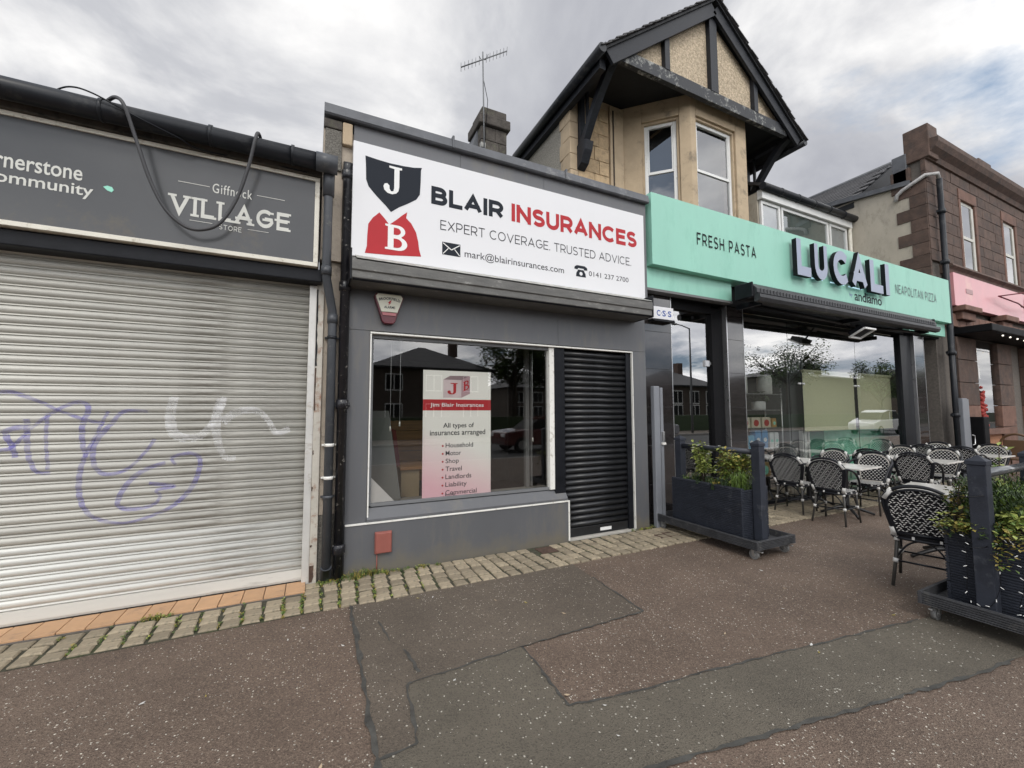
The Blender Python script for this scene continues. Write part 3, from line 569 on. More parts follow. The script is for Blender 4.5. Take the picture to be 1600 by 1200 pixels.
MB().tube([(.085, 4.238, 2.90), (.085, 4.238, 2.98)], .048, 12).build('collar', pipe_grey, d1); MB().tube([(.155, 4.39, 2.47), (.155, 4.39, 2.56)], .048, 12).build('collar', pipe_grey, d1)
MB().tube([(.155, 4.39, .04), (.155, 4.385, .14), (.155, 4.38, .15)], .05, 12).build('shoe', pipe_grey, d1)
for z, mt in ((1.29, white_trim), (.98, white_trim), (2.33, gutter_m), (.80, pipe_grey)):
    b = MB(); b.tube([(.155, 4.39, z-.015), (.155, 4.39, z+.015)], .046, 12); b.box(.09, .22, 4.41, 4.44, z-.008, z+.008); b.build('bracket', mt, d1)
d2 = thing('downpipe', 'thick black cast iron downpipe with chipped paint at the grey wall corner', 'downpipe', (.262, 4.38, 0))
MB().tube([(.262, 4.385, 0), (.262, 4.385, 4.05), (.262, 4.36, 4.12)], .046, 16).build('pipe', old_black, d2)
for z in (4.0, 2.85, 1.68, .3): MB().tube([(.262, 4.385, z-.05), (.262, 4.385, z-.04), (.262, 4.385, z+.04), (.262, 4.385, z+.05)], [.046, .058, .058, .046], 14).build('collar', old_black, d2)
BX('clamp', (.19, .335, 4.40, 4.44, 1.655, 1.70), old_black, d2, .005)

# ================================================================ GREY INSURANCE SHOP
bs = thing('insurance_shop', 'single storey grey clad shop with a white insurance sign and black shutter door', 'shop', (2.3, 4.5, 0))
BX('panel', (.312, .516, 4.45, 4.6, .50, 2.44), clad, bs, .002); BX('panel', (.312, 2.78, 4.45, 4.6, 2.443, 3.0), clad, bs, .002)
BX('panel', (2.783, 4.225, 4.45, 4.6, 2.443, 3.0), clad, bs, .002); BX('panel', (3.995, 4.225, 4.45, 4.6, .0, 2.44), clad, bs, .002)
for a, b in ((.312, 1.45), (1.453, 2.55), (2.553, 4.225)): BX('panel', (a, b, 4.38, 4.6, 3.003, 4.56), clad, bs, .002, label='upper fascia panel')
BX('stall_riser', (.312, 2.90, 4.42, 4.6, .0, .49), clad, bs, .002)
MB().prism([(4.60, .64), (4.50, .632), (4.425, .535), (4.425, .512), (4.6, .512)], .517, 2.885, 'x').build('sill', clad, bs)
BX('sill_trim', (.314, 2.905, 4.41, 4.44, .4925, .508), white_trim, bs, .002); BX('corner_trim', (2.885, 2.905, 4.412, 4.44, .02, .491), white_trim, bs, .002)
BX('trim', (.519, .533, 4.44, 4.5, .50, 2.412), white_trim, bs, .002); BX('trim', (.519, 3.985, 4.44, 4.5, 2.414, 2.432), white_trim, bs, .002); BX('trim', (3.972, 3.985, 4.44, 4.5, .02, 2.412), white_trim, bs, .002)
MB().prism([(4.33, 4.555), (4.315, 4.57), (4.33, 4.67), (4.6, 4.69), (9, 4.75), (9, 4.6), (4.6, 4.6)], .03, 4.24, 'x').build('parapet_capping', flash_m, bs)
for x in (1.35, 2.85): BX('capping_joint', (x-.012, x+.012, 4.306, 4.42, 4.558, 4.698), flash_m, bs, .004)
BX('flat_roof', (.05, 4.22, 4.6, 9, 4.3, 4.58), flash_m, bs)
# window
w = BX('window_frame', (.534, .56, 4.50, 4.56, .655, 2.41), mid_grey, bs); BX('frame_head', (.56, 2.665, 4.50, 4.56, 2.375, 2.41), mid_grey, w); BX('frame_foot', (.56, 2.665, 4.50, 4.56, .643, .672), mid_grey, w)
MB().add([(.56, 4.53, .67), (2.665, 4.53, .67), (2.665, 4.53, 2.376), (.56, 4.53, 2.376)], [(0, 1, 2, 3)]).build('pane', glass_m, w)
BX('mullion', (2.666, 2.735, 4.475, 4.56, .645, 2.41), white_trim, bs, .004)
BX('door_post', (2.736, 2.885, 4.47, 4.60, .03, 2.41), black_paint, bs, .004); BX('door_post', (3.885, 3.97, 4.47, 4.60, .0, 2.41), black_paint, bs, .004)
dpz = .075; dpr = [(4.515, 0)]+[(4.50-.022*math.sin(math.pi*i/7)**.8, dpz*(.08+.84*i/7)) for i in range(8)]+[(4.515, dpz*.99), (4.53, dpz*.99), (4.53, 0)]
ds = MB().prism(dpr, 2.887, 3.883, 'x', None, True).build('door_slat', shut_black, bs); ds.location.z = .14
for k in range(1, 30):
    o = bpy.data.objects.new('door_slat', ds.data); C.objects.link(o); o.parent = bs; o.location.z = .14+dpz*k; OFF[o] = OFF[bs]
db = BX('door_bottom_rail', (2.887, 3.883, 4.49, 4.53, .03, .138), shut_black, bs, .004); BX('door_label', (3.42, 3.60, 4.486, 4.489, .06, .10), white_print, bs)
BX('threshold', (2.89, 3.97, 4.43, 4.53, .0, .028), M('pale_concrete', (.42, .4, .36), .85, var=.15), bs, .004)
# projecting shutter box above the window
MB().prism([(4.45, 3.14), (4.31, 3.145), (4.10, 3.055), (4.085, 3.04), (4.085, 2.95), (4.10, 2.94), (4.10, 2.875), (4.12, 2.855), (4.45, 2.855)], .30, 4.03, 'x').build('shutter_box', box_grey, bs, bevel=.004)
MB().prism([(4.305, 3.162), (4.24, 3.13), (4.10, 3.072), (4.08, 3.058), (4.10, 3.066), (4.31, 3.156)], .34, 4.02, 'x').build('shutter_box_flashing', peel, bs)
MB().tube([(.31, 4.125, 2.875), (4.03, 4.125, 2.875)], .022, 8).build('shutter_bottom_lip', black_paint, bs)
BX('shutter_box_end', (.284, .299, 4.09, 4.45, 2.85, 3.15), black_paint, bs, .003); BX('shutter_box_end', (4.031, 4.05, 4.09, 4.45, 2.85, 3.14), black_paint, bs, .003)
BX('wall_behind', (.3, 4.22, 4.605, 4.65, 2.42, 4.5), near_black, bs)
# interior
ir = BX('room_floor', (.3, 4.2, 4.6, 9, -.05, .012), M('dark_carpet', (.05, .04, .035), .95), bs)
BX('room_wall', (.3, 4.2, 9, 9.1, 0, 4.3), M('dim_wall', (.10, .095, .085), .8), bs); BX('room_wall', (.28, .30, 4.6, 9, 0, 4.3), bpy.data.materials['dim_wall'], bs); BX('room_wall', (4.205, 4.22, 4.6, 9, 0, 4.3), bpy.data.materials['dim_wall'], bs); BX('room_ceiling', (.3, 4.2, 4.65, 9, 2.7, 2.75), bpy.data.materials['dim_wall'], bs)
BX('window_bed', (.56, 2.9, 4.57, 5.05, .55, .60), M('window_bed_board', (.30, .28, .25), .6), bs)
igm = M('dim_inner_frame', (.17, .17, .165), .6); BX('inner_frame', (2.60, 2.655, 5.0, 5.06, .6, 2.5), igm, bs); BX('inner_frame', (2.68, 2.70, 5.0, 5.04, .6, 2.4), igm, bs)
pn = thing('wood_panelling', 'low warm wood panelled counter front dimly seen inside the insurance shop window', 'counter', (1.3, 6.5, 0))
for k in range(6): BX('plank', (.45, 2.1, 6.5, 6.54, .55+k*.155, .70+k*.155), wood_warm, pn, .006)
dk = thing('desk', 'wooden desk with a drawer side behind the poster in the shop window', 'desk', (1.3, 5.5, 0))
BX('desktop', (1.0, 2.0, 5.3, 6.0, .88, .92), wood_warm, dk, .005); BX('drawer_side', (1.02, 1.25, 5.34, 5.9, .05, .88), M('pale_drawer', (.35, .27, .16), .6), dk, .005); BX('leg', (1.9, 1.96, 5.4, 5.46, 0, .88), mid_grey, dk)
oc = thing('office_chair', 'dark office chair with red edge beside the desk inside the window', 'chair', (.85, 5.5, 0))
MB().prism([(.74, .6), (.92, .55), (.98, .9), (.92, 1.35), (.80, 1.42), (.76, 1.1)], 5.45, 5.53, 'y').build('backrest', M('dark_blue_fabric', (.02, .025, .045), .9), oc, bevel=.02)
MB().prism([(.98, .9), (1.03, .92), (.97, 1.37), (.80, 1.46), (.80, 1.425), (.925, 1.355)], 5.45, 5.52, 'y').build('red_edge', M('dark_red_fabric', (.14, .012, .015), .8), oc); BX('seat', (.7, 1.1, 5.2, 5.55, .48, .55), bpy.data.materials['dark_blue_fabric'], oc, .02); MB().tube([(.88, 5.4, .02), (.88, 5.4, .48)], .03, 8).build('column', black_paint, oc)
lb = thing('leaning_board', 'white printed board leaning inside the left edge of the shop window', 'board', (.65, 4.9, .6))
MB().add([(.50, 4.95, .62), (.93, 4.85, .62), (.82, 5.1, 1.62), (.50, 5.2, 1.62), (.50, 4.97, .62), (.93, 4.87, .62), (.82, 5.12, 1.62), (.50, 5.22, 1.62)], [(0, 1, 2, 3), (4, 7, 6, 5), (0, 4, 5, 1), (1, 5, 6, 2), (2, 6, 7, 3), (3, 7, 4, 0)]).build('board', M('dull_board', (.11, .115, .105), .6), lb)
MB().tube(arcp(.70, 1.25, .055, .055, 0, 345, 20) and [(p[0], 4.93+.24*(p[1]-.62), p[1]) for p in arcp(.66, 1.3, .06, .06, 0, 345, 20)], .006, 5).build('red_ring', red, lb)
MB().add([(.562, 4.54, .675), (.80, 4.545, .675), (.565, 4.56, .93), (.562, 4.56, .93)], [(0, 1, 2, 3)]).build('paper', M('curled_paper', (.5, .48, .46), .7), tag(thing('paper_sheet', 'curled pale paper sheet in the bottom left corner of the shop window', 'paper', (.6, 4.54, .675)))) 
for x, z0, lab in ((.76, 1.45, 'pale blind cord hanging near the left edge of the insurance window'), (.86, 1.5, 'thinner blind cord hanging just right of another at the window left'), (2.50, 1.28, 'pale blind cord hanging beside the white mullion')):
    t = thing('blind_cord', lab, 'cord', (x, 4.62, z0)); MB().tube([(x, 4.62, z0), (x, 4.62, 2.42)], .0022, 5).build('cord', blind_grey, t); MB().tube([(x, 4.62, z0-.05), (x, 4.62, z0)], .009, 6).build('toggle', old_white, t)
# poster
po = thing('window_poster', 'tall white and pink poster listing insurance types in the grey shop window', 'poster', (1.48, 4.545, .67))
pm = poster_w.copy(); pm.name = 'poster_gradient_print'; t = pm.node_tree; b_ = t.nodes['Principled BSDF']; tcn = t.nodes.new('ShaderNodeTexCoord'); sp = t.nodes.new('ShaderNodeSeparateXYZ'); t.links.new(tcn.outputs['Object'], sp.inputs[0])
ar = t.nodes.new('ShaderNodeMath'); ar.operation = 'MULTIPLY_ADD'; t.links.new(sp.outputs[0], ar.inputs[0]); ar.inputs[1].default_value = .42; t.links.new(sp.outputs[2], ar.inputs[2])
gr = t.nodes.new('ShaderNodeValToRGB'); gr.color_ramp.elements[0].position = .0; gr.color_ramp.elements[0].color = (.76, .45, .50, 1); gr.color_ramp.elements[1].position = .62; gr.color_ramp.elements[1].color = (.80, .78, .72, 1)
t.links.new(ar.outputs[0], gr.inputs[0]); t.links.new(gr.outputs[0], b_.inputs['Base Color'])
X0, X1 = 1.095, 1.90; yp = 4.548
BX('sheet', (X0, X1, yp, yp+.004, .672, 2.07), pm, po); pp = .0012
def pz(py): return 2.07-(py-108)/ (1095-108)*1.43       # rows measured down the poster
BX('band', (X0, X1, yp-.001, yp, pz(418), pz(333)), red, po)
word('Jim Blair Insurances', (X0+.08, X1-.09, pz(398), pz(360)), yp-.003, white_print, po, .012)
word('All types of', (1.325, 1.69, pz(563), pz(515)), yp-.002, grey_ink, po, .008); word('insurances arranged', (1.175, 1.83, pz(622), pz(568)), yp-.002, grey_ink, po, .008)
for k, (s_, w_, d_) in enumerate((('Household', .325, 0), ('Motor', .18, 0), ('Shop', .155, 1), ('Travel', .19, 0), ('Landlords', .305, 0), ('Liability', .25, 1), ('Commercial', .37, 0))):
    z = pz(705+k*60); word(s_, (1.355, 1.355+w_, z-(.014 if d_ else 0), z+.052), yp-.002, grey_ink, po, .006)
    MB().prism([(1.322+p[0], z+.02+p[1]) for p in arcp(0, 0, .011, .011, 0, 330, 11)], yp-.002, yp, 'y').build('bullet', red, po)
word('Life', (1.355, 1.47, .6745, .70), yp-.002, grey_ink, po, .004)
cu_l = M('cube_print_pale', (.60, .50, .50), .5, var=.2, scale=3); cu_d = M('cube_print_rose', (.42, .28, .30), .5, var=.2, scale=3)
c0x, c1x, c2x = 1.322, 1.535, 1.64
for pl_, mt in (([(c0x, pz(318)), (c1x, pz(318)), (c1x, pz(178)), (c0x, pz(178))], cu_l), ([(c1x, pz(318)), (c2x, pz(285)), (c2x, pz(143)), (c1x, pz(178))], cu_d), ([(c0x, pz(178)), (c1x, pz(178)), (c2x, pz(143)), (c0x+.08, pz(147))], M('cube_print_top', (.26, .18, .19), .5))):
    MB().prism(pl_, yp-.0015, yp, 'y').build('cube_emblem', mt, po)
JB = {}
def serif_J(x0, z0, w, h, y, mat, parent, name='letter'):
    P = lambda a, b: (x0+a*w, z0+b*h)
    poly = [(.30, 1), (1, 1), (1, .93), (.86, .91), (.86, .28), (.82, .12), (.70, .02), (.48, -.04), (.22, -.02), (.04, .08), (0, .2), (.06, .3), (.2, .33), (.32, .26), (.33, .14), (.42, .06), (.54, .08), (.58, .2), (.58, .91), (.30, .93)]
    return MB().prism([P(*p) for p in poly], y-.0015, y, 'y').build(name, mat, parent)
def serif_B(x0, z0, w, h, y, mat, cut, parent, name='letter', skew=0):
    P = lambda a, b: (x0+a*w, z0+b*h+skew*a)
    out = [(0, 0), (0, .07), (.12, .09), (.12, .91), (0, .93), (0, 1), (.55, 1)]+arcp(.58, .77, .32, .23, 80, -60, 8)+arcp(.60, .27, .40, .27, 70, -90, 8)
    MB().prism([P(*p) for p in out], y-.0015, y, 'y').build(name, mat, parent)
    for cx_, cz_, rx, rz in ((.5, .755, .2, .14), (.52, .28, .24, .18)):
        MB().prism([P(*p) for p in [(.38, cz_-rz), (.38, cz_+rz)]+arcp(cx_, cz_, rx, rz, 90, -90, 8)], y-.003, y-.0015, 'y').build('counter', cut, parent)
serif_J(1.37, pz(290), .12, pz(203)-pz(290), yp-.002, red, po); serif_B(1.555, pz(268), .075, pz(193)-pz(268), yp-.002, red, cu_d, po, skew=.03)

# white sign
ws = thing('shop_sign', 'large white sign reading BLAIR INSURANCES with black and red shield emblem', 'sign', (2.2, 4.34, 3.15))
BX('panel', (.304, 4.108, 4.302, 4.378, 3.150, 4.337), white_sign, ws, .002)
MB().prism([(.418, 4.205), (.52, 4.195), (.66, 4.187), (.80, 4.192), (.91, 4.203), (.995, 4.222), (.985, 4.19), (.983, 4.05), (.975, 3.92), (.94, 3.86), (.86, 3.80), (.76, 3.735), (.68, 3.668), (.62, 3.73), (.53, 3.81), (.455, 3.89), (.43, 3.96), (.425, 4.12)], 4.2995, 4.3015, 'y').build('dark_shield', ink, ws)
MB().prism([(.432, 3.195), (.70, 3.213), (.997, 3.247), (.975, 3.32), (.965, 3.40), (.94, 3.50), (.89, 3.585), (.835, 3.635), (.845, 3.70), (.80, 3.66), (.74, 3.60), (.665, 3.53), (.62, 3.585), (.565, 3.64), (.50, 3.57), (.46, 3.50), (.452, 3.38), (.45, 3.27)], 4.2995, 4.3015, 'y').build('red_shield', red, ws)
serif_J(.60, 3.87, .185, .29, 4.299, white_print, ws); serif_B(.625, 3.27, .225, .265, 4.299, white_print, red, ws)
caps('BLAIR', (1.10, 1.955, 3.852, 4.052), 4.3005, ink, ws, t=.245, gap=.10, each=True); caps('INSURANCES', (2.062, 3.975, 3.850, 4.068), 4.3005, red, ws, t=.24, gap=.10, each=True)
caps('EXPERT COVERAGE. TRUSTED ADVICE.', (1.203, 3.868, 3.583, 3.692), 4.3005, grey_ink, ws, t=.105, gap=.17, each=True)
word('mark@blairinsurances.com', (1.482, 2.785, 3.300, 3.408), 4.3005, grey_ink, ws, .002); word('0141 237 2700', (3.163, 3.816, 3.345, 3.410), 4.3005, grey_ink, ws, .0)
BX('envelope_emblem', (1.226, 1.432, 4.2995, 4.3015, 3.312, 3.452), ink, ws)
e = MB(); e.bar((1.235, 4.299, 3.44), (1.33, 4.299, 3.375), .002, .010); e.bar((1.33, 4.299, 3.375), (1.425, 4.299, 3.44), .002, .010); e.bar((1.235, 4.2985, 3.32), (1.295, 4.2985, 3.388), .002, .008); e.bar((1.425, 4.2985, 3.32), (1.365, 4.2985, 3.388), .002, .008); e.build('envelope_fold', white_print, ws)
tp = MB(); tp.prism([(2.965+p[0], 3.315+p[1]) for p in ((0, 0), (.15, 0), (.145, .045), (.115, .09), (.035, .09), (.005, .045))], 4.2995, 4.3015, 'y'); tp.prism([(2.94+p[0], 3.41+p[1]) for p in ((0, .0), (.05, -.005), (.055, .015), (.145, .015), (.15, -.005), (.20, 0), (.195, .03), (.16, .05), (.04, .05), (.005, .03))], 4.2995, 4.3015, 'y'); tp.build('telephone_emblem', ink, ws)
MB().prism(arcp(3.04, 3.355, .024, .024, 0, 330, 11), 4.2985, 4.2993, 'y').build('telephone_dial', white_sign, ws)
# alarm
al = thing('alarm_box', 'tapered cream and maroon burglar alarm box above the grey shop window', 'alarm', (.688, 4.4, 2.5))
MB().prism([(.54, 2.80), (.565, 2.828), (.815, 2.828), (.842, 2.80), (.755, 2.54), (.735, 2.518), (.645, 2.518), (.625, 2.54)], 4.385, 4.448, 'y').build('maroon_base', M('maroon_plastic', (.11, .008, .018), .3), al, bevel=.006)
MB().prism([(.556, 2.795), (.575, 2.822), (.808, 2.822), (.828, 2.795), (.782, 2.66), (.775, 2.635), (.61, 2.635), (.604, 2.66)], 4.37, 4.384, 'y').build('cream_cover', M('cream_plastic', (.70, .69, .56), .35, var=.03), al, bevel=.005)
MB().prism([(.618, 2.630), (.766, 2.630), (.755, 2.600), (.628, 2.600)], 4.374, 4.384, 'y').build('pink_lens', M('rose_lens', (.42, .12, .13), .25), al)
word('BROOKFIELD', (.585, .80, 2.762, 2.79), 4.3685, ink, al, .02, arc=1.6); word('ALARMS', (.638, .750, 2.672, 2.698), 4.3685, ink, al, .02)
MB().prism([(.70, 2.757), (.675, 2.728), (.69, 2.728), (.678, 2.702), (.712, 2.737), (.697, 2.737), (.715, 2.757)], 4.3675, 4.3695, 'y').build('bolt_emblem', red, al)
mbx = thing('meter_box', 'faded red plastic box low on the grey wall near the downpipe', 'meter box', (.675, 4.4, .17))
BX('box', (.60, .752, 4.375, 4.419, .205, .405), red_plastic, mbx, .008); BX('lid_edge', (.594, .758, 4.39, 4.419, .20, .41), red_plastic, mbx, .004); MB().tube([(.618, 4.41, .0), (.618, 4.41, .2)], .005, 6).build('pipe', red_plastic, mbx)

# ================================================================ MINT RESTAURANT (ground floor)
rs = thing('restaurant', 'restaurant with mint green fascia, glossy black tiled pillars and wide glass front', 'restaurant', (9, 4.6, 0))
BX('lower_fascia', (4.232, 6.10, 4.452, 4.56, 3.385, 3.74), mint, rs, .003); BX('lower_fascia', (11.96, 13.76, 4.452, 4.56, 3.385, 3.74), mint, rs, .003)
BX('head_strip', (4.24, 6.1, 4.44, 4.60, 3.345, 3.383), M('grey_head_strip', (.14, .14, .14), .5), rs, .002)
def tiles(x0, x1, y, z1, rows):
    h_ = z1/rows
    for k in range(rows): BX('tile', (x0, x1, y, y+.03, k*h_+.003, (k+1)*h_), tile_m, rs, .0015)
    BX('pillar_core', (x0+.004, x1-.004, y+.031, y+.30, 0, z1), near_black, rs)
    BX('edge_trim', (x1+.001, x1+.013, y-.004, y+.28, 0, z1), steel, rs)
tiles(4.24, 4.87, 4.585, 3.34, 6); tiles(6.14, 6.53, 4.585, 3.34, 6); tiles(12.52, 12.97, 4.585, 3.34, 7)
BX('edge_trim', (6.115, 6.137, 4.58, 4.86, 0, 3.34), steel, rs); BX('edge_trim', (12.495, 12.517, 4.58, 4.8, 0, 3.34), steel, rs)
# door
dg = BX('door_frame', (5.86, 6.11, 4.66, 4.75, 0, 3.30), near_black, rs); BX('door_frame', (4.885, 5.86, 4.66, 4.75, 3.20, 3.34), near_black, rs)
MB().add([(4.885, 4.72, .02), (5.86, 4.72, .02), (5.86, 4.72, 3.2), (4.885, 4.72, 3.2)], [(0, 1, 2, 3)]).build('door_glass', glass_l, rs)
BX('patch_fitting', (5.73, 5.83, 4.69, 4.718, 2.33, 2.43), steel, rs, .004); BX('patch_fitting', (5.835, 6.02, 4.69, 4.718, 2.36, 2.40), steel, rs, .004)
BX('door_transom', (4.885, 5.86, 4.722, 4.74, 2.385, 2.40), near_black, rs)
# shop window: four panes with thin open joints
xs = [6.545, 7.93, 8.31, 10.22, 12.0]
for a, b in zip(xs, xs[1:]):
    MB().add([(a+.004, 4.70, .05), (b-.004, 4.70, .05), (b-.004, 4.70, 3.26), (a+.004, 4.70, 3.26)], [(0, 1, 2, 3)]).build('glass_pane', glass_l, rs)
    BX('joint', (b-.0035, b+.0035, 4.699, 4.706, .05, 3.26), black_paint, rs)
for x in (8.31, 10.22):
    for z in (2.12,): 
        for dx in (-.06, .06): MB().tube([(x+dx, 4.68, z), (x+dx, 4.72, z)], .02, 10).build('glass_stud', steel, rs)
BX('dark_pillar', (12.01, 12.494, 4.64, 4.95, 0, 3.34), black_paint, rs); BX('window_plinth', (6.545, 12.0, 4.66, 4.76, 0, .049), black_paint, rs)
BX('side_door', (12.99, 13.72, 4.86, 4.9, 0, 3.3), M('navy_black_door', (.008, .010, .016), .35), rs, .004); BX('side_jamb', (13.2, 13.23, 4.8, 4.86, 0, 3.3), mid_grey, rs)
BX('soffit', (4.24, 13.76, 4.57, 4.80, 3.345, 3.40), near_black, rs); BX('upper_wall', (4.24, 13.76, 4.60, 4.75, 3.401, 4.70), near_black, rs)
# interior
flr = BX('restaurant_floor', (4.3, 13.7, 4.76, 10, -.05, .02), M('dark_floor', (.05, .045, .04), .4), rs); dw = M('dark_restaurant_wall', (.018, .022, .021), .7)
BX('back_wall', (4.3, 13.7, 9.2, 9.3, 0, 3.4), dw, rs); BX('side_wall', (4.25, 4.3, 4.9, 9.2, 0, 3.4), dw, rs); BX('side_wall', (13.7, 13.75, 4.9, 9.2, 0, 3.4), dw, rs); BX('ceiling', (4.3, 13.7, 4.8, 9.2, 3.28, 3.34), dw, rs)
BX('grey_column', (8.45, 9.02, 5.05, 5.5, 0, 3.2), M('grey_column_paint', (.13, .14, .14), .6), rs)
BX('warm_light_strip', (6.6, 9.0, 9.0, 9.05, 2.62, 2.66), emit('warm_strip', (1, .42, .12), 5), rs); BX('bulkhead', (4.6, 9.0, 8.8, 9.19, 2.66, 3.2), dw, rs)
MB().tube([(7.8, 8.5, 2.0), (8.3, 8.5, 2.0)], .012, 6).build('bar_light', emit('bar_light', (1, .75, .5), 3), rs)
for x0, x1, lab in ((8.64, 10.46, 'wider cream roller blind behind the restaurant glass, left of the gap'), (10.60, 12.30, 'cream roller blind behind the restaurant glass, right of the gap')):
    t = thing('roller_blind', lab, 'blind', ((x0+x1)/2, 4.87, 1.2), 'roller blinds in the restaurant window'); BX('blind_fabric', (x0, x1, 4.865, 4.869, 1.23, 2.36), blind_m, t); BX('hem_bar', (x0, x1, 4.86, 4.873, 1.21, 1.232), blind_m, t); MB().tube([(x0, 4.87, 2.39), (x1, 4.87, 2.39)], .035, 10).build('roller', blind_m, t)
BX('white_upright', (8.67, 8.80, 4.93, 5.0, 0, 1.22), upvc, rs); BX('white_upright', (8.86, 8.90, 4.93, 5.0, 0, 1.22), upvc, rs)
sf = thing('banquette', 'mint green buttoned banquette seat inside the restaurant window', 'bench', (11.4, 5.2, 0))
# quilted back: displaced grid with buttons
b = MB(); nx, nz = 150, 36; x0, x1, z0, z1 = 9.75, 13.3, .40, 1.16
def quilt(x, z):
    pu, pv = .155, .17; uu = (x/pu+z/pv); vv = (x/pu-z/pv)
    return .045*(abs(math.sin(math.pi*uu/2))*abs(math.sin(math.pi*vv/2)))**.55
vs = [(x0+(x1-x0)*i/nx, 5.16-quilt(x0+(x1-x0)*i/nx, z0+(z1-z0)*j/nz)*(1 if 0 < j < nz else 0), z0+(z1-z0)*j/nz) for j in range(nz+1) for i in range(nx+1)]
b.add(vs, [(j*(nx+1)+i, j*(nx+1)+i+1, (j+1)*(nx+1)+i+1, (j+1)*(nx+1)+i) for j in range(nz) for i in range(nx)], None, True); b.build('buttoned_back', green_sofa, sf)
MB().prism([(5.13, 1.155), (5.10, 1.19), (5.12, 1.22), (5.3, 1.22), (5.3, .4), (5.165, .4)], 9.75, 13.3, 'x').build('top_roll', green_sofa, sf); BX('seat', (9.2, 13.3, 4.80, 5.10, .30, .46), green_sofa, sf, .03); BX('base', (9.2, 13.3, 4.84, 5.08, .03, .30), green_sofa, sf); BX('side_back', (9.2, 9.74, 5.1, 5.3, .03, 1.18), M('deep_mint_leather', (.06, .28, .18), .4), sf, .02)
# shelf rack
rk = thing('shelf_rack', 'chrome wire shelf rack of packets behind the restaurant glass beside the door pillar', 'shelf', (7.6, 5.1, 0))
for x in (6.95, 8.12):
    for y in (4.98, 5.30): MB().tube([(x, y, 0), (x, y, 2.05)], .014, 8).build('post', steel, rk)
SH = (.40, .92, 1.30, 1.63, 1.93)
for z in SH:
    b = MB(); b.box(6.93, 8.14, 4.965, 5.315, z-.012, z); b.build('shelf', steel, rk)
def packets(items, z):
    for (x, w_, h_, col, lab, cat, kind) in items:
        t = thing(kind, lab, cat, (x, 5.08, z)); mt = M(kind+'_print', col, .45, var=.12, scale=9)
        if kind in ('storage_jar', 'plant_pot', 'white_canister'):
            MB().tube([(x, 5.1, z), (x, 5.1, z+.01), (x, 5.1, z+h_*.9), (x, 5.1, z+h_)], [w_*.40, w_*.5, w_*.5, w_*.42], 14).build('body', mt, t)
            if kind == 'white_canister': MB().tube([(x, 5.1, z+h_), (x, 5.1, z+h_+.02)], w_*.44, 14).build('lid', upvc, t)
        else:
            MB().prism([(x-w_/2, z), (x+w_/2, z), (x+w_/2*.96, z+h_*.9), (x+w_/2*.7, z+h_), (x-w_/2*.7, z+h_), (x-w_/2*.96, z+h_*.9)], 5.02, 5.13, 'y').build('packet', mt, t, bevel=.006)
            MB().prism([(x+p[0], z+h_*.45+p[1]) for p in arcp(0, 0, w_*.28, w_*.24, 0, 330, 11)], 5.017, 5.019, 'y').build('emblem', {'pasta_box': red, 'blue_packet': white_print}.get(kind, mint_print), t)
packets([(7.12, .24, .36, (.75, .75, .70), 'leftmost white canister on top of the chrome shelf rack', 'canister', 'white_canister'), (7.82, .26, .34, (.75, .75, .70), 'right white canister on top of the chrome shelf rack', 'canister', 'white_canister')], 1.93)
packets([(7.05, .10, .27, (.50, .45, .22), 'yellowish oil bottle at the left end of the second shelf', 'jar', 'storage_jar'), (7.2, .10, .27, (.45, .42, .25), 'yellowish jar second from the left end of the second shelf', 'jar', 'storage_jar'), (7.62, .24, .16, (.7, .7, .68), 'white plant pot on the second shelf of the rack', 'pot', 'plant_pot')], 1.63)
packets([(7.12, .26, .19, (.66, .60, .48), 'cream pasta box with red oval, left on the third shelf', 'packet', 'pasta_box'), (7.42, .26, .19, (.66, .58, .46), 'cream pasta box with red oval, second on the third shelf', 'packet', 'pasta_box'), (7.72, .26, .19, (.62, .54, .42), 'cream pasta box with red oval, third on the third shelf', 'packet', 'pasta_box'), (7.95, .14, .17, (.5, .28, .1), 'short brown packet at the right end of the third shelf', 'packet', 'brown_packet')], 1.30)
packets([(7.04, .13, .26, (.04, .22, .28), 'dark teal box at the left end of the fourth shelf', 'packet', 'teal_box'), (7.27, .17, .24, (.10, .38, .58), 'pale blue flour packet on the fourth shelf', 'packet', 'blue_packet'), (7.46, .17, .34, (.04, .25, .52), 'tall blue packet left of another tall blue packet', 'packet', 'blue_packet'), (7.66, .17, .34, (.04, .24, .50), 'tall blue packet left of the white cartons', 'packet', 'blue_packet'), (7.86, .12, .28, (.68, .70, .70), 'white carton left of its twin on the fourth shelf', 'carton', 'white_carton'), (8.01, .12, .28, (.68, .70, .70), 'white carton at the right end of the fourth shelf', 'carton', 'white_carton')], .92)
packets([(7.62, .36, .25, (.36, .24, .11), 'brown paper sack on the lowest shelf of the rack', 'sack', 'paper_sack')], .40)
hp = tag(MB().tube([(7.62, 5.1, 1.79), (7.62, 5.1, 1.80)], .01, 5).build('houseplant', leaf_dk, None, origin=(7.62, 5.1, 1.79)), 'small dark green houseplant in the white pot on the rack', 'plant')
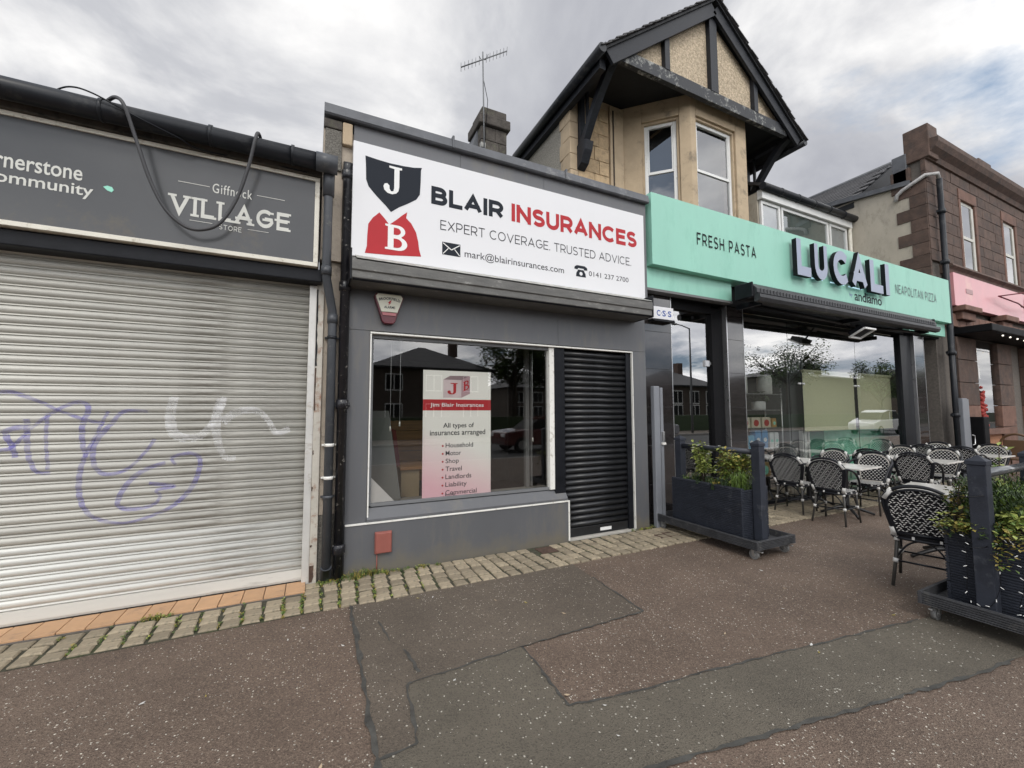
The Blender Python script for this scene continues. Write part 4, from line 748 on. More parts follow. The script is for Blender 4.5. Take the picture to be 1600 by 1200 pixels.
# leaves helper
def leaf_cloud(b, c, rad, n, ls_, mat, flat=1, droop=0, rng=random):
    for _ in range(n):
        while True:
            p = Vector((rng.uniform(-1, 1), rng.uniform(-1, 1), rng.uniform(-1, 1)))
            if p.length < 1: break
        p = Vector(c)+Vector((p.x*rad[0], p.y*rad[1], p.z*rad[2])); s_ = ls_*rng.uniform(.6, 1.3)
        a = rng.uniform(0, 6.28); t_ = rng.uniform(-.7, .7)-droop; d = Vector((math.cos(a)*math.cos(t_), math.sin(a)*math.cos(t_), math.sin(t_))); sd_ = d.cross(Vector((rng.uniform(-.4, .4), rng.uniform(-.4, .4), 1))).normalized(); up = sd_.cross(d)
        b.add([p, p+d*s_*.5+sd_*s_*.3+up*s_*.06, p+d*s_-up*s_*.1, p+d*s_*.5-sd_*s_*.3+up*s_*.06], [(0, 1, 2), (0, 2, 3)], mat)
b = MB(); leaf_cloud(b, (7.62, 5.1, 1.86), (.16, .12, .10), 160, .09, leaf_dk); b.build('foliage', None, hp, kind='stuff')
# its fascia sign
rf = thing('shop_sign', 'long mint green fascia sign with raised black letters reading LUCALI', 'sign', (9, 4.4, 3.69))
MB().box(4.29, 10.70, 4.332, 4.58, 3.692, 4.745).build('panel', mint, rf, bevel=.003); MB().box(10.703, 13.772, 4.332, 4.58, 3.692, 4.745).build('panel', mint, rf, bevel=.003)
LX = [('L', 7.477, 7.877), ('U', 8.004, 8.396), ('C', 8.59, 9.098), ('A', 9.20, 9.74), ('L', 9.866, 10.336), ('I', 10.452, 10.60)]
glow = emit('letter_halo_led', (.55, .85, 1), .35)
for ch, a, b_ in LX:
    wd = GL[ch][0]; tt = .26 if ch != 'I' else .2
    q = caps(ch, (a, b_, 3.955, 4.60), 4.2, letter_face, rf, t=tt if ch in 'LUCA' else .2, gap=0, depth=.078, side=letter_side, name='raised_letter')
    MB().box(a+.02, b_-.02, 4.281, 4.283, 3.98, 4.0).build('standoff_led', glow, q)
caps('FRESH PASTA', (5.19, 6.57, 4.125, 4.318), 4.325, letter_side, rf, t=.135, gap=.34, depth=.006, each=True); caps('NEAPOLITAN PIZZA', (11.16, 13.05, 4.11, 4.31), 4.325, M('grey_green_letters', (.10, .16, .15), .4), rf, t=.13, gap=.3, depth=.006, each=True)
word('andiamo', (9.53, 10.56, 3.765, 3.965), 4.3305, ink, rf, .015, spacing=.95); word('by', (9.36, 9.46, 3.81, 3.90), 4.3305, M('small_purple_print', (.15, .12, .35), .5), rf, .01)
# awning cassette
aw = thing('awning', 'closed dark awning cassette mounted under the mint green fascia', 'awning', (9.5, 4.2, 3.3))
MB().prism([(4.33, 3.60), (4.20, 3.60), (4.06, 3.56), (3.975, 3.47), (3.97, 3.40), (4.02, 3.36), (4.15, 3.34), (4.33, 3.36)], 6.02, 11.90, 'x').build('cassette', awn, aw, bevel=.006)
MB().prism([(3.98, 3.385), (3.93, 3.37), (3.925, 3.32), (3.95, 3.27), (4.02, 3.262), (4.03, 3.30), (4.02, 3.36)], 6.02, 11.95, 'x').build('front_rail', awn, aw, bevel=.004)
for k in range(72): BX('rib', (6.1+k*.08, 6.118+k*.08, 3.966, 3.972, 3.41, 3.47), awn, aw)
BX('end_cap', (5.985, 6.015, 4.02, 4.32, 3.34, 3.58), black_paint, aw, .03); BX('end_cap', (11.905, 11.94, 4.0, 4.32, 3.34, 3.56), awn, aw, .03)
for x in (6.2, 9.0, 11.7): BX('arm', (x, x+.05, 4.05, 4.45, 3.25, 3.33), black_paint, aw)
MB().tube([(6.1, 4.2, 3.28), (9.3, 4.35, 3.27)], .03, 8).build('folding_arm', black_paint, aw); MB().tube([(9.6, 4.35, 3.27), (11.8, 4.2, 3.28)], .03, 8).build('folding_arm', black_paint, aw)
fl = thing('floodlight', 'square white framed floodlight tilted down under the dark awning', 'floodlight', (9.3, 4.3, 3.1))
F_ = lambda x, k: (x, 4.02+.24*k, 3.13-.13*k)
b = MB()
for p, q in ((F_(9.12, 0), F_(9.50, 0)), (F_(9.12, 1), F_(9.50, 1)), (F_(9.13, .06), F_(9.13, .94)), (F_(9.49, .06), F_(9.49, .94))): b.bar(p, q, .035, .03)
b.build('white_frame', upvc, fl, kind='stuff'); b = MB(); b.prism([(4.04, 3.135), (4.25, 3.022), (4.30, 3.09), (4.09, 3.20)], 9.14, 9.48, 'x'); b.build('lamp_body', black_paint, fl); MB().tube([(9.3, 4.25, 3.1), (9.3, 4.45, 3.34)], .015, 6).build('bracket', black_paint, fl)
hs = thing('house_sign', 'small white sign with blue letters C S S beside the shutter box end', 'sign', (4.65, 4.5, 2.95))
BX('panel', (4.42, 4.835, 4.49, 4.583, 2.955, 3.14), white_sign, hs, .004); BX('base_strip', (4.43, 4.84, 4.47, 4.583, 2.92, 2.953), black_paint, hs, .003)
bl = M('blue_print', (.05, .10, .32), .5)
for x_, c_ in ((4.50, 'C'), (4.61, 'S'), (4.72, 'S')): word(c_, (x_, x_+.07, 3.0, 3.09), 4.4895, bl, hs, .03, name='letter')
for x_ in (4.583, 4.693): BX('dot', (x_, x_+.012, 4.487, 4.4895, 3.04, 3.055), bl, hs)
bp = thing('barrier_post', 'tall grey metal retractable barrier post beside the grey shop wall corner', 'barrier', (4.38, 4.42, 0))
BX('casing', (4.30, 4.405, 4.38, 4.45, .0, 1.96), M('grey_powder_coat', (.20, .21, .23), .4, var=.08), bp, .01); BX('channel', (4.418, 4.47, 4.385, 4.44, .02, 1.94), bpy.data.materials['grey_powder_coat'], bp, .006); BX('handle', (4.43, 4.465, 4.36, 4.384, 1.18, 1.32), steel, bp, .004); BX('catch', (4.415, 4.475, 4.35, 4.383, 1.14, 1.17), white_trim, bp, .003)
b2 = thing('barrier_post', 'tall grey metal barrier post at the right end of the restaurant near the pipes', 'barrier', (14.1, 4.35, 0))
BX('casing', (13.95, 14.22, 4.30, 4.42, .0, 1.90), bpy.data.materials['grey_powder_coat'], b2, .01); BX('channel', (14.24, 14.33, 4.31, 4.41, .0, 1.88), bpy.data.materials['grey_powder_coat'], b2, .006); MB().tube([(14.35, 4.3, 1.02), (14.42, 4.28, 1.0), (14.42, 4.28, .8), (14.35, 4.3, .78)], .012, 6).build('handle', steel, b2)

# ================================================================ GABLED SANDSTONE BUILDING ABOVE
gb = thing('gabled_building', 'cream sandstone house with a black timbered gable over a bay window', 'house', (7.5, 6.0, 3.5))
BX('front_wall', (4.62, 10.2, 6.86, 7.2, 3.3, 8.27), stone_cream, gb)
# ashlar blocks of the wall left of the bay
z = 4.5; k = 0
while z < 8.0:
    h_ = .30; xsn = [4.80, 5.22+.12*(k % 2), 5.60]
    for a, b_ in zip(xsn, xsn[1:]): MB().box(a+.005, b_-.005, 6.83+.004*((k+int(a*10)) % 3), 6.9, z+.005, z+h_-.005).build('stone', ashlar_m, gb, bevel=.008)
    z += h_; k += 1
z = 4.5; k = 0
while z < 7.9: BX('quoin', (4.60, 4.795, 6.82, 7.10+.12*(k % 2), z+.004, z+.336), stone_cream, gb, .008); z += .34; k += 1
BX('side_wall', (4.63, 4.85, 7.1, 12, 4.0, 7.95), roughcast_grey, gb)
MB().tube([(5.70, 6.80, 4.0), (5.70, 6.80, 8.1)], .02, 6).build('thin_cable_pipe', bark, gb)
# bay: left cant, front, right cant, stone frame with window openings
Zb0, Zb1 = 4.0, 8.275
def wallseg(p, q, name, openx, zt=7.86, zb=4.2, th=.22):
    """stone wall from p to q (xy) with an opening between fractions openx, window set inside"""
    p = Vector((p[0], p[1], 0)); q = Vector((q[0], q[1], 0)); d = (q-p); L = d.length; d.normalize(); n_ = Vector((d.y, -d.x, 0))   # outward
    def seg(a, b_, z0, z1, t0=0, t1=th, nm='stone_surround', mt=stone_cream, par=gb, bev=.01):
        vs = [p+d*a-n_*t0, p+d*b_-n_*t0, p+d*b_-n_*t1, p+d*a-n_*t1]
        return MB().prism([(v.x, v.y) for v in vs], z0, z1, 'z').build(nm, mt, par, bevel=bev)
    a, b_ = openx[0]*L, openx[1]*L
    seg(0, a, Zb0, Zb1); seg(b_, L, Zb0, Zb1); seg(a+.002, b_-.002, zt, Zb1); seg(a+.002, b_-.002, Zb0, zb)
    # chamfered inner reveal
    seg(a+.001, a+.05, zb, zt, .05, .2, 'reveal', bev=.004); seg(b_-.05, b_-.001, zb, zt, .05, .2, 'reveal', bev=.004); seg(a+.052, b_-.052, zt-.05, zt-.001, .05, .2, 'reveal', bev=.004)
    a += .052; b_ -= .052; zt2 = zt-.052; w_ = thing_part('window', gb)
    F = lambda *k_, **kw: seg(*k_, nm='frame', mt=upvc, par=w_, bev=.004, **kw)
    F(a, a+.07, zb, zt2, t0=.10, t1=.16); F(b_-.07, b_, zb, zt2, t0=.10, t1=.16); F(a+.072, b_-.072, zt2-.07, zt2, t0=.10, t1=.16); mid = 6.74
    F(a+.072, b_-.072, mid-.03, mid+.03, t0=.105, t1=.155); F(a+.072, a+.10, mid+.031, zt2-.072, t0=.108, t1=.15); F(b_-.10, b_-.072, mid+.031, zt2-.072, t0=.108, t1=.15)
    vs = [p+d*(a+.07)-n_*.13, p+d*(b_-.07)-n_*.13]
    MB().add([(vs[0].x, vs[0].y, zb), (vs[1].x, vs[1].y, zb), (vs[1].x, vs[1].y, zt2), (vs[0].x, vs[0].y, zt2)], [(0, 1, 2, 3)]).build('pane', glass_u, w_)
    v2 = [v-n_*.35 for v in vs]
    MB().add([(v2[0].x-.3*d.x, v2[0].y-.3*d.y, zb), (v2[1].x+.3*d.x, v2[1].y+.3*d.y, zb), (v2[1].x+.3*d.x, v2[1].y+.3*d.y, zt2+.3), (v2[0].x-.3*d.x, v2[0].y-.3*d.y, zt2+.3)], [(0, 1, 2, 3)]).build('room', win_dark, w_)
    return p, d, n_
def thing_part(name, parent):
    me = bpy.data.meshes.new(name); o = bpy.data.objects.new(name, me); C.objects.link(o); o.parent = parent; OFF[o] = OFF[parent]; return o
BL, BR = 6.98, 8.74; YB = 5.88
wallseg((5.98, 6.86), (BL, YB), 'bay', (.30, .84)); wallseg((BL, YB), (BR, YB), 'bay', (.09, .80)); wallseg((BR, YB), (9.74, 6.86), 'bay', (.16, .72))
BX('stone_pier', (5.62, 5.98, 6.80, 7.0, 3.9, 8.2), stone_cream, gb, .01)
# gable
GL_, GR_, GZ, AX, AZ = 4.60, 10.38, 8.03, 7.46, 10.20; YG = 5.60
BX('soffit', (4.62, 10.34, 5.68, 6.9, 8.277, 8.31), soffit_m, gb)
MB().prism([(5.05, 8.25), (9.9, 8.25), (7.46, 10.0)], 5.72, 5.80, 'y').build('gable_infill', roughcast, gb)
def beam(p, q, w_, nm='timber_beam', y0=5.62, y1=5.74, mt=timber, **k):
    p = Vector((p[0], p[1])); q = Vector((q[0], q[1])); d = (q-p).normalized(); n_ = Vector((-d.y, d.x))*w_/2
    return MB().prism([tuple(p+n_), tuple(q+n_), tuple(q-n_), tuple(p-n_)], y0, y1, 'y').build(nm, mt, gb, bevel=.006, **k)
beam((4.92, 8.16), (9.86, 8.16), .26, 'tie_beam', 5.63, 5.73, timber_peel, label='black beam with peeling paint')
beam((6.10, 8.28), (6.10, 9.10), .13); beam((7.44, 8.28), (7.44, 9.98), .22); beam((8.78, 8.28), (8.78, 9.1), .13)
beam((4.62, 7.93), (7.42, 10.09), .27, 'bargeboard', 5.56, 5.625); beam((10.22, 7.96), (7.46, 10.09), .26, 'bargeboard', 5.56, 5.62)
# roof slopes (slate courses), verge towards the street
def slope(xe, ze, xa, za, sgn):
    d = Vector((xa-xe, za-ze)); L = d.length; d.normalize(); n_ = Vector((-d.y, d.x))*sgn
    MB().prism([(xe, ze), (xa, za), (xa+n_.x*.04, za+n_.y*.04), (xe+n_.x*.04, ze+n_.y*.04)], 5.52, 12, 'y').build('roof_boarding', soffit_m, gb)
    rows = int(L/.2)
    for k in range(rows+1):
        a = Vector((xe, ze))+d*(k*.2-.06); c_ = a+d*.26; o1 = n_*.045; 
        for s_ in range(2):
            y0 = 5.47+random.uniform(-.015, .015)+(0 if s_ == 0 else .34); y1 = 5.80 if s_ == 0 else 12
            q = MB().prism([tuple(a+n_*.066), tuple(c_+n_*.042), tuple(c_+n_*.056), tuple(a+n_*.086)], y0, y1, 'y'); q.build('slate', slate_m, gb, bevel=0, kind=None if s_ == 0 else 'stuff')
slope(4.48, 7.98, 7.44, 10.25, 1); slope(10.32, 7.98, 7.44, 10.25, -1)
MB().tube([(7.44, 5.5, 10.32), (7.44, 12, 10.32)], .05, 8).build('ridge', slate_m, gb)
MB().tube([(4.42, 5.50, 7.98), (4.42, 9.0, 7.98)], .085, 12).build('gutter', gutter_m, gb); MB().tube([(10.36, 5.50, 7.95), (10.36, 8, 7.95)], .07, 12).build('gutter', gutter_m, gb)
BX('eaves_board', (4.5, 4.63, 5.7, 12, 7.78, 7.98), timber, gb)
def bracket(x, sgn):
    """curved timber bracket from the wall up to the eaves, in the plane x"""
    pts = [(6.82, 6.55), (6.72, 6.62), (6.62, 6.86), (6.70, 6.86)]
    o = MB().prism([(6.83, 7.0), (6.83, 8.2), (6.73, 8.2), (6.73, 7.0)], x-.06, x+.06, 'x').build('bracket_post', timber, gb, bevel=.008)
    q = [(6.78, 6.95), (6.62, 7.05), (6.35, 7.42), (6.1, 7.72), (5.85, 7.95), (5.68, 8.05)]; b = MB()
    up = [(y+.07, z+.13) for y, z in q]; b.prism(q+up[::-1], x-.075, x+.075, 'x'); b.build('curved_strut', timber, gb, bevel=.006)
    b = MB().prism([(6.83, 6.55), (6.83, 7.05), (6.68, 7.12), (6.50, 7.02), (6.55, 6.86), (6.68, 6.64)], x-.095, x+.095, 'x').build('bracket_foot', timber, gb, bevel=.01)
    beam2 = MB().prism([(6.55, 7.25), (6.60, 7.25), (6.60, 8.15), (6.55, 8.15)], x-.03, x+.03, 'x').build('bracket_stud', timber, gb)
    MB().prism([(6.83, 8.06), (6.83, 8.2), (5.70, 8.2), (5.70, 8.06)], x-.06, x+.06, 'x').build('bracket_arm', timber, gb, bevel=.006)
bracket(4.86, 1); bracket(10.06, 1)
# recessed range with white window band
rr = thing('upper_window_range', 'low upper storey with a band of white framed windows beneath a black gutter', 'building', (12, 6.3, 4.7))
BX('wall', (9.75, 13.78, 6.34, 6.6, 4.0, 7.0), pale_render, rr)
def uwin(x0, x1, z0, z1, y, par, mat_back=blind_grey):
    w_ = BX('window', (x0, x1, y-.03, y+.03, z1-.07, z1), upvc, par, .003); BX('frame', (x0, x0+.07, y-.03, y+.03, z0, z1-.071), upvc, w_, .003); BX('frame', (x1-.07, x1, y-.03, y+.03, z0, z1-.071), upvc, w_, .003)
    MB().add([(x0+.07, y, z0), (x1-.07, y, z0), (x1-.07, y, z1-.07), (x0+.07, y, z1-.07)], [(0, 1, 2, 3)]).build('pane', glass_u, w_); BX('net_blind', (x0+.07, x1-.07, y+.02, y+.024, z0, z1-.07), mat_back, w_)
uwin(9.80, 10.55, 5.4, 6.78, 6.30, rr); uwin(10.60, 12.68, 5.4, 6.78, 6.30, rr, M('greenish_room', (.12, .15, .13), .7)); uwin(12.74, 13.60, 5.4, 6.78, 6.30, rr)
BX('eaves_board', (9.75, 13.75, 6.20, 6.33, 6.80, 7.02), upvc, rr)
MB().tube([(9.7, 6.15, 7.06), (14.5, 6.15, 7.06)], .09, 12).build('gutter', gutter_m, rr)
for x in (10.4, 11.1, 11.8, 12.5, 13.2): MB().tube([(x-.02, 6.15, 7.06), (x+.02, 6.15, 7.06)], .10, 12).build('gutter_bracket', gutter_m, rr)
MB().prism([(6.1, 7.05), (6.1, 7.12), (9.5, 9.2), (9.5, 9.1)], 9.8, 13.79, 'x').build('roof', slate_m, rr)
MB().tube([(13.7, 6.25, 5.0), (13.7, 6.25, 6.95)], .05, 10).build('downpipe', cream_frame, rr)
# chimney and aerial
ch = thing('chimney_stack', 'sooty stone chimney stack rising behind the grey parapet', 'chimney', (3.3, 7.8, 5))
for k in range(9): 
    z = 4.8+k*.29; BX('stone', (2.93, 3.24+.08*(k % 2), 7.52, 8.1, z+.004, z+.286), stone_dark, ch, .012); BX('stone', (3.244+.08*(k % 2), 3.50, 7.52, 8.1, z+.004, z+.286), stone_dark, ch, .012)
BX('cope', (2.87, 3.56, 7.45, 8.17, 7.42, 7.62), stone_dark, ch, .02); BX('cope', (2.95, 3.50, 7.52, 8.1, 7.622, 7.82), stone_dark, ch, .02); BX('flashing', (2.9, 3.0, 7.45, 7.52, 6.9, 7.0), peel, ch)
MB().prism([(2.6, 6.3), (2.93, 7.45), (2.93, 6.3)], 7.7, 8.6, 'y').build('lead_skirt', flash_m, ch)
an = thing('tv_aerial', 'thin television aerial on a pole beside the chimney stack', 'aerial', (2.92, 7.45, 6.8))
MB().tube([(2.97, 7.44, 6.6), (2.93, 7.44, 8.9)], .014, 6).build('pole', mid_grey, an); MB().tube([(2.98, 7.44, 7.0), (3.04, 7.44, 7.9), (2.95, 7.44, 8.3)], .007, 5).build('cable', black_paint, an)
a0 = Vector((2.47, 7.44, 8.40)); a1 = Vector((3.47, 7.44, 9.13)); MB().tube([a0, a1], .012, 6).build('boom', mid_grey, an)
for k in range(14):
    p = a0+(a1-a0)*(k/13); MB().tube([p+Vector((-.02, -.06, .04)), p+Vector((.02, .06, -.04))], .0045, 5).build('element', mid_grey, an)
MB().tube([(2.85, 7.44, 8.78), (2.90, 7.44, 8.72), (3.0, 7.44, 8.76), (3.05, 7.44, 8.9)], .008, 5).build('dipole', mid_grey, an)
# ================================================================ RIGHT SANDSTONE BUILDING
rb = thing('sandstone_building', 'sooty red sandstone building with white sash windows at the right', 'building', (17, 5, 0))
BX('core_wall', (13.86, 26, 4.66, 5.1, 0, 8.15), mortar, rb); BX('rear_wall', (13.87, 26, 5.11, 12, 0, 7.1), mortar, rb)
BX('side_render', (13.80, 13.86, 4.75, 12, 3.5, 7.25), pale_render, rb)
MB().prism([(4.75, 7.25), (12, 7.25), (12, 8.36), (6.87, 7.70), (4.94, 7.42), (4.75, 7.40)], 13.80, 13.86, 'x').build('side_render', pale_render, rb)
z = 3.6; k = 0
while z < 7.4:
    BX('quoin', (13.78, 13.86, 4.62, 4.90+(.32 if k % 2 else .05), z+.004, z+.316), sand_dark, rb, .006); z += .32; k += 1
# front stones, courses with window openings
wins = [(15.72, 16.62), (18.66, 19.60), (21.6, 22.5)]; z = 5.36; k = 0
while z < 7.95:
    h_ = .29; x = 13.80; first = True
    while x < 24:
        L = random.uniform(.5, .85) if not first else (.4 if k % 2 else .7); first = False
        a, b_ = x, min(24, x+L); x = b_
        segs = [(a, b_)]
        for w0, w1 in wins:
            if z < 7.32:
                ns = []
                for (p, q) in segs:
                    if q <= w0 or p >= w1: ns.append((p, q))
                    else:
                        if p < w0: ns.append((p, w0))
                        if q > w1: ns.append((w1, q))
                segs = ns
        for p, q in segs:
            if q-p > .06: BX('stone', (p+.006, q-.006, 4.60+random.uniform(0, .008), 4.7, z+.005, z+h_-.005), sand_dark, rb, .006)
    z += h_; k += 1
for w0, w1 in wins:
    BX('lintel', (w0-.12, w1+.12, 4.585, 4.7, 7.335, 7.62), sand_red, rb, .006); BX('jamb', (w0-.12, w0-.001, 4.59, 4.9, 5.3, 7.33), sand_red, rb, .006); BX('jamb', (w1+.001, w1+.14, 4.59, 4.9, 5.3, 7.33), sand_red, rb, .006)
    BX('window_recess', (w0, w1, 4.655, 4.659, 5.3, 7.33), near_black, rb)
    w_ = BX('window', (w0+.02, w1-.02, 4.645, 4.654, 7.25, 7.33), old_white, rb)
    for xx in (w0+.02, w1-.14): BX('frame', (xx, xx+.12, 4.625, 4.654, 5.32, 7.249), old_white, w_, .004)
    BX('meeting_rail', (w0+.14, w1-.141, 4.63, 4.654, 6.28, 6.36), old_white, w_); MB().add([(w0+.14, 4.65, 5.32), (w1-.14, 4.65, 5.32), (w1-.14, 4.65, 7.25), (w0+.14, 4.65, 7.25)], [(0, 1, 2, 3)]).build('pane', glass_u, w_)
MB().prism([(4.7, 7.96), (4.56, 7.98), (4.52, 8.10), (4.40, 8.20), (4.34, 8.32), (4.34, 8.42), (4.7, 8.5)], 13.82, 26, 'x').build('cornice', sand_dark, rb)
for k in range(14): BX('parapet_stone', (13.8+k*.85+.004, 14.65+k*.85-.004, 4.55, 4.9, 8.46, 8.78), sand_dark, rb, .012)
BX('parapet_pier', (13.78, 14.3, 4.50, 5.0, 8.0, 8.86), sand_dark, rb, .02); BX('skew_stone', (13.76, 14.0, 4.95, 5.25, 7.5, 8.3), flash_m, rb, .02); BX('skew_stone', (13.76, 14.0, 4.9, 5.3, 7.3, 7.9), sand_dark, rb, .02)
BX('chimney', (19.5, 20.5, 5.2, 6.2, 8.2, 9.9), sand_dark, rb, .03)
# sloping slate roof edge behind
MB().prism([(4.9, 7.42), (4.9, 7.54), (12, 8.52), (12, 8.38)], 13.70, 13.90, 'x').build('roof_verge', flash_m, rb)
ar = thing('slate_roof', 'grey slate roof rising between the gable and the sandstone building', 'roof', (14, 9, 7.4))
for k in range(13):
    xa, za = 13.78+k*.19, 7.60+k*.135
    for q in range(14):
        y0 = 6.2+q*.48+(.24 if k % 2 else 0)
        dz = 0
        MB().prism([(xa, za+dz+.03), (xa+.26, za+dz+.185), (xa+.26, za+dz+.165), (xa, za+dz-.005)], y0+.004, y0+.472, 'y').build('slate', slate_m, ar)
MB().prism([(13.78, 7.4), (13.78, 7.55), (16.3, 9.32), (16.3, 7.4)], 6.15, 13, 'y').build('roof_body', soffit_m, ar)
MB().tube([(16.3, 6.2, 9.40), (16.3, 13, 9.40)], .07, 8).build('ridge', flash_m, ar)
# string course and pink fascia
MB().prism([(4.7, 5.33), (4.42, 5.30), (4.40, 5.24), (4.48, 5.18), (4.50, 5.10), (4.7, 5.10)], 14.35, 26, 'x').build('string_course', sand_dark, rb)
ps = thing('shop_sign', 'glossy pink fascia sign with dark red lettering below the sandstone windows', 'sign', (18, 4.5, 4.1))
BX('panel', (14.42, 26, 4.44, 4.6, 4.24, 5.08), pink, ps, .003)
MB().prism(arcp(19.35, 4.62, .22, .42, 110, 250, 12)+arcp(19.40, 4.62, .17, .38, 250, 110, 12), 4.432, 4.44, 'y').build('bracket_emblem', pink_dark, ps)
caps('ZIZ', (19.42, 20.6, 4.38, 4.86), 4.436, pink_dark, ps, t=.16, gap=.2, each=True)
BX('faint_plaque', (15.1, 15.5, 4.432, 4.44, 4.62, 4.74), M('faded_plaque', (.42, .26, .26), .5), ps)
wr = MB().tube([(16.7, 4.30, 4.70), (17.9, 4.25, 4.62), (18.5, 4.25, 4.50)], .018, 6).build('wire_frame', pink_dark, ps); MB().tube([(16.7, 4.30, 4.70), (18.6, 3.95, 5.0), (21, 3.7, 5.15)], .018, 6).build('wire_frame', pink_dark, ps); MB().tube([(18.2, 4.27, 4.56), (21.5, 3.8, 4.85)], .018, 6).build('wire_frame', pink_dark, ps)
# ground floor of that building
BX('corbel', (14.5, 15.5, 4.28, 4.6, 4.10, 4.235), sand_red, rb, .02); BX('corbel', (14.6, 15.4, 4.38, 4.6, 3.9, 4.097), sand_red, rb, .02); BX('corbel', (17.1, 18.0, 4.28, 4.6, 4.08, 4.235), sand_red, rb, .02); BX('corbel', (17.2, 17.9, 4.38, 4.6, 3.88, 4.077), sand_red, rb, .02)
for k in range(26): BX('fluted_stone', (14.4+k*.4+.008, 14.8+k*.4-.008, 4.50, 4.66, 3.72, 4.05), sand_red, rb, .012)
BX('shop_canopy', (14.6, 26, 3.9, 4.64, 3.52, 3.70), near_black, rb, .02)
for x0, x1 in ((14.6, 15.75), (17.15, 18.15), (19.2, 20.1)):
    for k in range(6): BX('pier_stone', (x0+.006, x1-.006, 4.52, 4.66, k*.58+.006, (k+1)*.58-.006), sand_red if k < 3 else sand_dark, rb, .01)
BX('shop_window_backing', (15.75, 17.15, 4.655, 4.659, .9, 3.5), near_black, rb); BX('window_sill_stone', (15.7, 17.2, 4.42, 4.654, .98, 1.12), sand_red, rb, .01); BX('under_sill_stone', (15.76, 17.14, 4.56, 4.656, .0, .975), M('warm_orange_sandstone', (.36, .17, .09), .85, var=.2, scale=5, dirt=(.16, .09, .06), dscale=5, damt=.4), rb, .006)
MB().add([(15.76, 4.60, 1.12), (17.14, 4.60, 1.12), (17.14, 4.60, 3.5), (15.76, 4.60, 3.5)], [(0, 1, 2, 3)]).build('shop_pane', glass_m, rb)
fw = thing('red_flowers', 'red and pink flowers standing inside the dark sandstone shop window', 'flowers', (16.2, 4.62, 1.2)); b = MB()
for k in range(44): b.ball((16.0+random.uniform(-.14, .2), 4.56, 1.5+random.uniform(-.3, .75)), random.uniform(.03, .07), 6)
b.build('blossoms', M('coral_petal', (.30, .03, .022), .7, var=.5, scale=30), fw, kind='stuff')
BX('shop_interior_lamp', (15.93, 16.02, 4.57, 4.595, 2.45, 2.80), upvc, tag(thing('window_card', 'tall white card hanging above red flowers in the dark window', 'card', (15.97, 4.58, 2.4))))
fg = thing('festoon_lights', 'row of small white bulbs hanging under the dark canopy at the right', 'string lights', (17, 3.95, 3.45)); bulb = emit('warm_white_bulb', (1, .93, .8), 1.5)
MB().tube([(15.0, 3.95, 3.5), (20.5, 3.95, 3.42)], .008, 5).build('cable', black_paint, fg)
for k in range(9): MB().ball((15.4+k*.48, 3.95, 3.46-.008*k), .02, 8).build('bulb', bulb, fg)
# pipes on the corner
for x, y, r_, z1, lab in ((13.86, 4.40, .055, 3.68, 'thick black pipe rising from the ground right of the restaurant'), (14.12, 4.47, .06, 7.45, 'tall black downpipe running up the sandstone corner')):
    t = thing('downpipe', lab, 'downpipe', (x, y, 0)); MB().tube([(x, y, 0), (x, y, z1)], r_, 12).build('pipe', gutter_m, t)
    for z in (1.5, 3.0, 5.3, 6.6):
        if z < z1: MB().tube([(x, y, z-.05), (x, y, z+.05)], r_*1.35, 12).build('collar', gutter_m, t); BX('clamp', (x-.12, x+.12, y+.02, y+.06, z-.03, z+.03), gutter_m, t)
t = thing('overflow_pipe', 'whitish lagged pipe crossing from the render to the corner downpipe', 'pipe', (13.9, 4.7, 7.3)); MB().tube([(13.72, 5.20, 7.10), (13.72, 5.16, 7.25), (13.72, 5.05, 7.33), (13.74, 4.6, 7.52), (14.02, 4.46, 7.56), (14.12, 4.47, 7.42)], .045, 10).build('pipe', M('lagged_pipe', (.40, .39, .38), .7, var=.3, scale=10), t)
BX('box', (14.75, 15.05, 4.2, 4.5, .0, 1.45), near_black, tag(thing('dark_cabinet', 'tall black cabinet beside the grey post under the sandstone window', 'cabinet', (14.9, 4.35, 0)), None), .02)

# ================================================================ CHAIRS AND TABLES
def half(z):
    """half width of the chair back at height z"""
    if z < .74: return .18+.058*((z-.47)/.27)**.8 if z > .47 else .18
    t = min(1, (z-.74)/.185); return .238*math.sqrt(max(0, 1-t**2.3))
def bx(z): return -.195-.10*((z-.45)/.48)
def weave_outer():
    b = MB(); z = .485; k = 0
    while z < .905:
        for i in range(-12, 13):
            y = i*.026+(.013 if k % 2 else 0)
            if abs(y) > half(z+.012)-.028: continue
            s_ = 1 if (i+k) % 2 else -1
            if (i*2+k) % 5 == 0: continue
            c_ = Vector((bx(z)-.0085, y, z)); d = Vector((0, .0118, .0070*s_)); n_ = Vector((0, -.0022*s_, .0034))
            b.add([c_-d, c_+n_, c_+d, c_-n_], [(0, 1, 2, 3)])
        z += .0195; k += 1
    return b
def weave_inner():
    b = MB(); z = .50; k = 0
    while z < .90:
        for i in range(-6, 7):
            y = i*.048+(.024 if k % 2 else 0)
            if abs(y) > half(z+.015)-.04: continue
            c_ = Vector((bx(z)+.0085, y, z)); b.add([c_+Vector((0, .0145*math.cos(a), .0088*math.sin(a))) for a in (0, .9, 2.2, 3.14, 4.05, 5.3)], [(0, 1, 2, 3, 4, 5)])
        z += .027; k += 1
    return b
